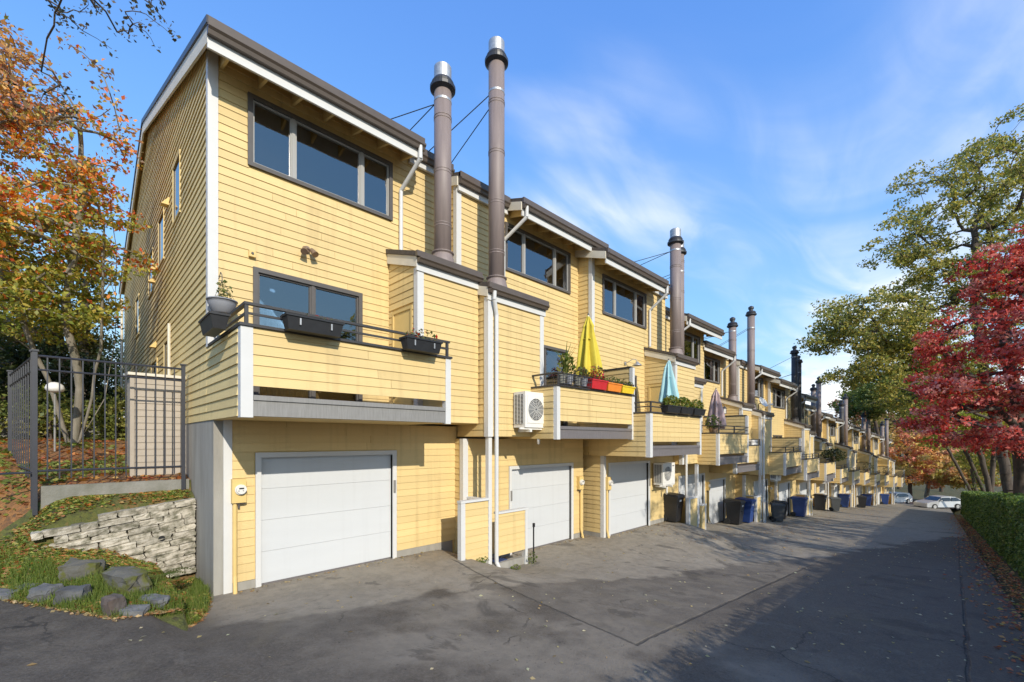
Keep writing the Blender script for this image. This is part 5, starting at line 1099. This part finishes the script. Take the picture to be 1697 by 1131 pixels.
# right: tall green ash over the hedge
YG = [(0.36, 0.34, 0.085), (0.26, 0.27, 0.07), (0.48, 0.41, 0.11), (0.13, 0.15, 0.045), (0.46, 0.37, 0.10), (0.25, 0.27, 0.07)]
def ash_cols(pos, ci, rg):
    n = len(pos); a = pick(YG, n, rg); return a
D = 27.0
def vb(px, py, d, r, rz, w): return (*vw((px - 848.5) * d / 732, (731 - py) * d / 732, d), r, r, rz, w)
base = vw(30.3, 0, 27.0)
st = [[(base[0], base[1], za(base[0]) - 0.2), (base[0] - 0.1, base[1], -2.5), vw(29.7, 0.5, 27), vw(28.7, 5, 27), vw(28.3, 9.0, 27), vw(28.6, 13.5, 27.3)], [vw(29.4, 2.2, 27), vw(27.0, 4.6, 26.6), vw(24.4, 6.0, 26.2)], [vw(29.5, 1.2, 27), vw(26.8, 2.6, 27.5), vw(23.8, 3.4, 27.6)]]
tree('ash_tree', 'tall spreading ash with yellow green leaves leaning over the lane', 'tree', st, [vb(1610, 320, 27, 4.2, 3.4, 5), vb(1530, 400, 26.5, 3.2, 2.4, 3.5), vb(1640, 470, 27, 3.6, 2.4, 3.5), vb(1440, 520, 26, 2.9, 1.9, 3.2), vb(1390, 555, 26, 2.0, 1.3, 1.8), vb(1520, 560, 27, 3.2, 1.8, 3.5), vb(1450, 620, 27, 2.6, 1.2, 2.4), vb(1490, 590, 27.5, 2.4, 1.2, 2), vb(1590, 610, 28, 3.0, 1.5, 2.5), vb(1560, 480, 27, 3.0, 1.8, 2.5), vb(1530, 660, 28, 2.8, 1.2, 2.2), vb(1740, 330, 27, 4.5, 3.4, 3), vb(1690, 255, 27, 3.0, 2.2, 2), vb(1720, 560, 27, 3.5, 2.4, 2)],
     1050, 66000, 0.165, 0.57, None, 21, None, 'bark', 0.25, 0.013, 0.5, 0.4, 0.25, ash_cols, 0.06)
# red maple nearer the camera
RD = [(0.58, 0.10, 0.085), (0.70, 0.18, 0.15), (0.42, 0.06, 0.055), (0.74, 0.38, 0.31), (0.50, 0.08, 0.06), (0.62, 0.12, 0.10), (0.40, 0.13, 0.07)]
b2 = vw(20.9, 0, 18.0)
st = [[(b2[0], b2[1], za(b2[0]) - 0.2), vw(20.7, -1.5, 18), vw(20.2, 0.6, 17.6), vw(19.2, 2.6, 17.0), vw(18.4, 5.0, 16.6)], [vw(20.3, 0.4, 17.7), vw(18.2, 1.2, 16.6), vw(16.4, 1.0, 16.0)], [vw(19.6, 1.8, 17.2), vw(21.0, 3.6, 16.5), vw(22.0, 5.5, 16)]]
tree('red_maple', 'crimson leaved maple hanging over the clipped hedge', 'tree', st, [vb(1668, 470, 16.5, 1.7, 1.7, 3), vb(1620, 570, 16.5, 1.9, 1.5, 4), vb(1570, 650, 16.3, 1.5, 0.9, 2.4), vb(1660, 660, 16.6, 2.2, 1.2, 4), vb(1720, 420, 16.5, 1.8, 1.6, 2), vb(1740, 580, 16.5, 2.6, 2.4, 4), vb(1600, 720, 16.8, 1.8, 0.6, 2), vb(1690, 735, 17, 1.9, 0.5, 2), vb(1545, 700, 16, 1.0, 0.45, 1.0)],
     480, 25000, 0.125, 0.38, RD, 22, None, 'bark', 0.20, 0.010, 0.45, 0.4, 0.2, None, 0.05)
# more trees behind the hedge and along the far street
FAR = [('lime_tree', 'yellow green lime tree behind the hedge beyond the crimson maple', 1590, 690, 34, 3.2, 2.6, [(0.24, 0.26, 0.05), (0.34, 0.32, 0.06), (0.16, 0.19, 0.04)], 1652, 0.17),
       ('lime_tree', 'yellow leaved tree between the crimson maple and the hedge end', 1655, 700, 40, 4.0, 3.0, [(0.32, 0.30, 0.06), (0.22, 0.24, 0.05), (0.42, 0.36, 0.08)], 1640, 0.18),
       ('maple_tree', 'green tree overhanging the far house fronts', 1470, 655, 50, 4.6, 3.4, [(0.10, 0.13, 0.035), (0.15, 0.17, 0.04), (0.24, 0.22, 0.06)], 1628, 0.14),
       ('maple_tree', 'red and orange tree at the end of the row', 1500, 755, 66, 4.2, 4.4, [(0.55, 0.22, 0.12), (0.60, 0.33, 0.13), (0.45, 0.16, 0.13), (0.50, 0.40, 0.13), (0.36, 0.34, 0.10)], 1510, 0.25),
       ('maple_tree', 'pinkish red tree with a pale forked trunk across the street', 1548, 775, 68, 4.0, 3.2, [(0.46, 0.20, 0.14), (0.50, 0.30, 0.14), (0.36, 0.30, 0.10)], 1534, 0.28),
       ('maple_tree', 'golden tree standing behind the red ones across the street', 1560, 715, 80, 6.5, 5.0, [(0.40, 0.36, 0.08), (0.30, 0.30, 0.06), (0.22, 0.24, 0.06)], 1560, 0.3),
       ('maple_tree', 'olive green tree at the far street behind the row end', 1490, 700, 84, 7.0, 6.0, [(0.17, 0.17, 0.05), (0.26, 0.22, 0.07), (0.30, 0.15, 0.09)], 1490, 0.3),
       ('maple_tree', 'russet tree far behind the last house', 1440, 715, 95, 7.5, 5.5, [(0.36, 0.15, 0.09), (0.28, 0.18, 0.08), (0.20, 0.17, 0.06)], 1440, 0.3),
       ('maple_tree', 'gold and green bushy tree low beside the parked wagon', 1615, 785, 62, 4.4, 2.2, [(0.34, 0.30, 0.09), (0.24, 0.25, 0.07), (0.42, 0.22, 0.10)], 1612, 0.22),
       ('maple_tree', 'dense green tree whose boughs hide the last roofs', 1500, 640, 44, 4.2, 2.6, [(0.12, 0.15, 0.04), (0.18, 0.20, 0.05), (0.09, 0.11, 0.03)], 1650, 0.16),
       ('maple_tree', 'yellow green tree filling the gap above the parked wagon', 1560, 640, 56, 5.2, 4.2, [(0.26, 0.26, 0.06), (0.18, 0.20, 0.05), (0.34, 0.30, 0.08)], 1624, 0.16),
       ('maple_tree', 'rust and green tree behind the far chimneys', 1440, 670, 72, 5.4, 3.2, [(0.30, 0.17, 0.09), (0.18, 0.18, 0.06), (0.36, 0.14, 0.10)], 1470, 0.25),
       ('maple_tree', 'mixed green and gold tree behind the clipped hedge far along', 1680, 740, 52, 5.2, 4.0, [(0.26, 0.26, 0.06), (0.16, 0.18, 0.04), (0.40, 0.30, 0.08)], 1705, 0.18)]
for k, (nm, lab, px, py, d, r_, rz_, pal, tx, tr) in enumerate(FAR):
    pal = [tuple(min(0.75, v * 1.35) for v in c_) for c_ in pal]
    c = vw((px - 848.5) * d / 732, (731 - py) * d / 732, d); t0 = vw((tx - 848.5) * d / 732, 0, d); g = terr(t0[0], t0[1]) + 0.05
    stt = [[(t0[0], t0[1], g - 0.2), (t0[0] * 0.6 + c[0] * 0.4, t0[1] * 0.6 + c[1] * 0.4, g * 0.4 + c[2] * 0.6), (c[0], c[1], c[2] + rz_ * 0.4)]]
    tree(nm, lab, 'tree', stt, [(*c, r_, r_, rz_, 3), (c[0] + r_ * 0.5, c[1] - r_ * 0.3, c[2] + rz_ * 0.4, r_ * 0.6, r_ * 0.6, rz_ * 0.55, 1), (c[0] - r_ * 0.4, c[1] + r_ * 0.4, c[2] - rz_ * 0.3, r_ * 0.65, r_ * 0.6, rz_ * 0.5, 1)], 110 if d < 60 else 90, 9000 if d < 60 else 6500, 0.0045 * d + 0.08, 0.16 * r_ + 0.25, pal, 60 + k, 'trees beyond the hedge and the far street', 'bark_pale' if 'pale' in lab else 'bark', tr, 0.02, 0.6, 0.6, 0.3, None, 0.2)
# trees across the lane behind the camera: tall ones dapple the drives, two low dense ones added to shade the lane
for k, (x, y, h, r_, n) in enumerate(((11.6, -8.5, 11.0, 2.7, 3600), (15.0, -9.5, 15.0, 3.4, 5600), (21.0, -10.0, 15.5, 3.8, 6500), (28.0, -10.5, 15.0, 3.8, 6500), (-4.6, -8.2, 6.3, 2.0, 8000), (-9.5, -8.4, 7.2, 2.6, 9000))):
    g = za(x) - 0.1; rz_ = h * 0.36
    tree('unseen_tree', ['slender tree across the lane facing the third garage', 'round tree across the lane facing the fourth garage', 'broad tree across the lane facing the fifth garage', 'high tree across the lane facing the seventh garage', 'low dense tree added out of view to shade the lane before the end house', 'low dense tree added out of view to shade the lane beyond the planted bank'][k], 'tree',
         [[(x, y, g), (x + 0.1, y, g + h * 0.4), (x, y, g + h * 0.85)]], [(x, y, g + h - rz_, r_, r_, rz_, 1)], 90, n, 0.17, 0.55, YG, 80 + k, 'trees across the lane', 'bark', 0.2, 0.014)

# ------------------------------------------------------------------ clipped hedge
def hedge():
    rg = np.random.default_rng(5); h = empty('clipped_hedge', (9.0, hedge_y(9), za(9))); tag(h, 'long clipped dark green hedge along the edge of the lane', 'hedge'); org = np.array([9.0, hedge_y(9), za(9)])
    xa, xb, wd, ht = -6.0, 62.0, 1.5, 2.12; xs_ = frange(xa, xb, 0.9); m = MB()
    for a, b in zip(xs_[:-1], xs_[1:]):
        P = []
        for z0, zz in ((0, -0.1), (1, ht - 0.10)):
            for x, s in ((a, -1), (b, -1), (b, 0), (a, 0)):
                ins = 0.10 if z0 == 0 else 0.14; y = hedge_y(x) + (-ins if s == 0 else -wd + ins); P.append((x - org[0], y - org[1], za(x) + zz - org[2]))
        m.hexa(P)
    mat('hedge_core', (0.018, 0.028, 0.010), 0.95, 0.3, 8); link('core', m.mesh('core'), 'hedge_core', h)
    n = 76000; u = 0.03 + 0.97 * rg.uniform(0, 1, n) ** 1.15; x = xa + (xb - xa) * u; f = rg.uniform(0, 1, n); face = f < 0.62; end = f > 0.995
    t = rg.uniform(0, 1, n); nz = np.array([mnoise.noise(Vector((a * 0.8, b * 1.6, 0))) for a, b in zip(x, t)])
    y = np.where(face, 0.02 + nz * 0.09 + rg.normal(size=n) * 0.035 - 0.05 * t, -wd * t); z = np.where(face, ht * t, ht + nz * 0.09 + np.abs(rg.normal(size=n)) * 0.05 - 0.05 * (1 - t) ** 4)
    z = np.where(face & (t > 0.93), z - 0.0, z); hy = np.array([hedge_y(a) for a in x]); zz = np.array([za(a) for a in x])
    x = np.where(end, xb + rg.normal(size=n) * 0.05, x); y = np.where(end, -wd * rg.uniform(0, 1, n), y); z = np.where(end, ht * t, z)
    pos = np.stack([x, hy + y, zz + z], 1) - org; nn = rg.normal(size=(n, 3)) * 0.55; nn[:, 1] += np.where(face, 0.75, 0.0); nn[:, 2] += np.where(face, 0.45, 1.0); nn[:, 0] += np.where(end, 1, 0)
    cols = pick([(0.12, 0.185, 0.045), (0.18, 0.25, 0.06), (0.08, 0.13, 0.035), (0.25, 0.32, 0.09)], n, rg); size = 0.055 + 0.0016 * (x - xa)
    link('foliage', leaf_cloud(pos, nn, size, cols, 5), None, h)
hedge()

# ------------------------------------------------------------------ fallen leaves, grass, ground cover
def scatter(name, xy, zf, size, pal, seed, lift=0.008, tilt=0.25):
    rg = np.random.default_rng(seed); n = len(xy); pos = np.array([(x, y, zf(x, y) + lift) for x, y in xy]); nn = rg.normal(size=(n, 3)) * tilt; nn[:, 2] += 1
    return kind(link(name, leaf_cloud(pos, nn, size, pick(pal, n, rg), seed, 0.55, 0.15), None), 'stuff')
rg = np.random.default_rng(77)
PALE = [(0.50, 0.42, 0.20), (0.58, 0.52, 0.32), (0.42, 0.30, 0.12), (0.62, 0.56, 0.36)]
xy = [(x, y) for x, y in zip(rg.uniform(-2, 26, 760), rg.uniform(0, 1, 760) ** 1.5 * 8.2 - 0.9) if x > 1.4 or y < edge_y(x) - 0.1]
scatter('fallen_leaves', xy, yard_z, 0.055, PALE, 1)
lit = []
while len(lit) < 5200:
    x = rg.uniform(0, 1) ** 1.4 * 52 + 5.5; o_ = abs(rg.normal()) * 0.42 + 0.02
    if o_ < 2.6: lit.append((x, hedge_y(max(x, 6)) + 0.12 + o_))
RB = [(0.46, 0.14, 0.07), (0.56, 0.22, 0.09), (0.36, 0.11, 0.06), (0.64, 0.36, 0.14), (0.60, 0.27, 0.14), (0.50, 0.40, 0.12)]
scatter('leaf_litter', lit, lambda x, y: max(yard_z(x, y), terr(x, y)) + 0.004, 0.075, RB, 2, 0.012, 0.35)
dr = []
while len(dr) < 1500:
    x = rg.uniform(13, 60); y = 6.9 - abs(rg.normal()) * 1.7
    if y > -0.5: dr.append((x, y))
scatter('fallen_leaves', dr, yard_z, 0.07, [(0.42, 0.26, 0.10), (0.50, 0.34, 0.14), (0.34, 0.16, 0.08)], 3)
# strip of moss between lane and hedge: built as low tufts
bank = []
while len(bank) < 24000:
    x = rg.uniform(-2.6, 1.5); y = rg.uniform(6.7, 9.9)
    if y > edge_y(x) + 0.03 and (x < 0.15 or y < WALL_Y - 0.05 or y > WALL_Y + 0.13) and rg.uniform() < 0.62 + 0.9 * fn(x, y, 2, 1.7): bank.append((x, y))
scatter('ground_cover', bank, bank_z, 0.048, [(0.16, 0.22, 0.045), (0.26, 0.30, 0.06), (0.11, 0.16, 0.035), (0.38, 0.36, 0.09), (0.20, 0.26, 0.05), (0.40, 0.20, 0.08)], 4, 0.035, 1.0)
bk = [(rg.uniform(-2.6, 1.5), rg.uniform(6.9, 9.9)) for _ in range(2200)]; bk = [p for p in bk if p[1] > edge_y(p[0]) + 0.02]
scatter('fallen_leaves', bk, bank_z, 0.07, [(0.50, 0.22, 0.06), (0.42, 0.12, 0.05), (0.55, 0.36, 0.12), (0.45, 0.30, 0.12)], 5, 0.04, 0.5)
bk = [(rg.uniform(-4, 1.5), rg.uniform(9.4, 18)) for _ in range(3200)]
scatter('fallen_leaves', bk, bank_z, 0.10, [(0.50, 0.20, 0.05), (0.40, 0.12, 0.05), (0.55, 0.32, 0.10), (0.34, 0.18, 0.07)], 6, 0.02, 0.5)
ed = []
while len(ed) < 1100:
    x = rg.uniform(-1.6, 1.5); ed.append((x, edge_y(x) + rg.normal() * 0.06 + 0.01))
scatter('leaf_litter', ed, lambda x, y: max(yard_z(x, y), bank_z(x, y)), 0.05, [(0.50, 0.34, 0.15), (0.58, 0.46, 0.24), (0.42, 0.20, 0.08), (0.34, 0.24, 0.12)], 7, 0.012, 0.5)
tg = []
while len(tg) < 5200:
    x = rg.uniform(-4, 1.5); y = rg.uniform(10.1, 17)
    if fn(x, y, 4, 0.9) > 0.02: tg.append((x, y))
scatter('ground_cover', tg, bank_z, 0.085, [(0.16, 0.21, 0.045), (0.24, 0.26, 0.06), (0.11, 0.15, 0.035), (0.32, 0.30, 0.08)], 8, 0.05, 0.9)
gr_ = []
while len(gr_) < 900:                                    # grit and leaves gathered along the garage walls
    x = rg.uniform(1.8, 34); i_ = int(min(15, max(0, math.floor((x - 1.58) / W)))); gr_.append((x, YM[i_] - 0.36 - abs(rg.normal()) * 0.10))
scatter('leaf_litter', gr_, yard_z, 0.045, [(0.40, 0.28, 0.13), (0.30, 0.20, 0.10), (0.22, 0.18, 0.13), (0.48, 0.38, 0.2)], 9, 0.012, 0.5)
def grass(n, seed):
    rg = np.random.default_rng(seed); m = MB(); cols = []
    k = 0
    while k < n:
        x = rg.uniform(-1.2, 1.52); y = edge_y(x) + rg.uniform(-0.03, 1.2)
        if rg.uniform() > 0.5 + 0.9 * fn(x, y, 9, 2.6): continue
        z = bank_z(x, y) - 0.01; h = rg.uniform(0.05, 0.15); t = rg.uniform(0, 6.28); w = Vector((math.cos(t), math.sin(t), 0)) * 0.004; l = Vector((rg.normal() * 0.03, rg.normal() * 0.03, h)); p = Vector((x, y, z)); m.quad(p - w, p + w, p + l + w * 0.3, p + l - w * 0.3); cols += [(0.13, 0.19, 0.035) if rg.uniform() < 0.6 else (0.20, 0.24, 0.06)] * 4; k += 1
    me = m.mesh('grass'); at = me.color_attributes.new('leafcol', 'FLOAT_COLOR', 'POINT'); at.data.foreach_set('color', [v for c in cols for v in (*c, 1)]); kind(link('grass', me, 'leaf'), 'stuff')
grass(15000, 3)
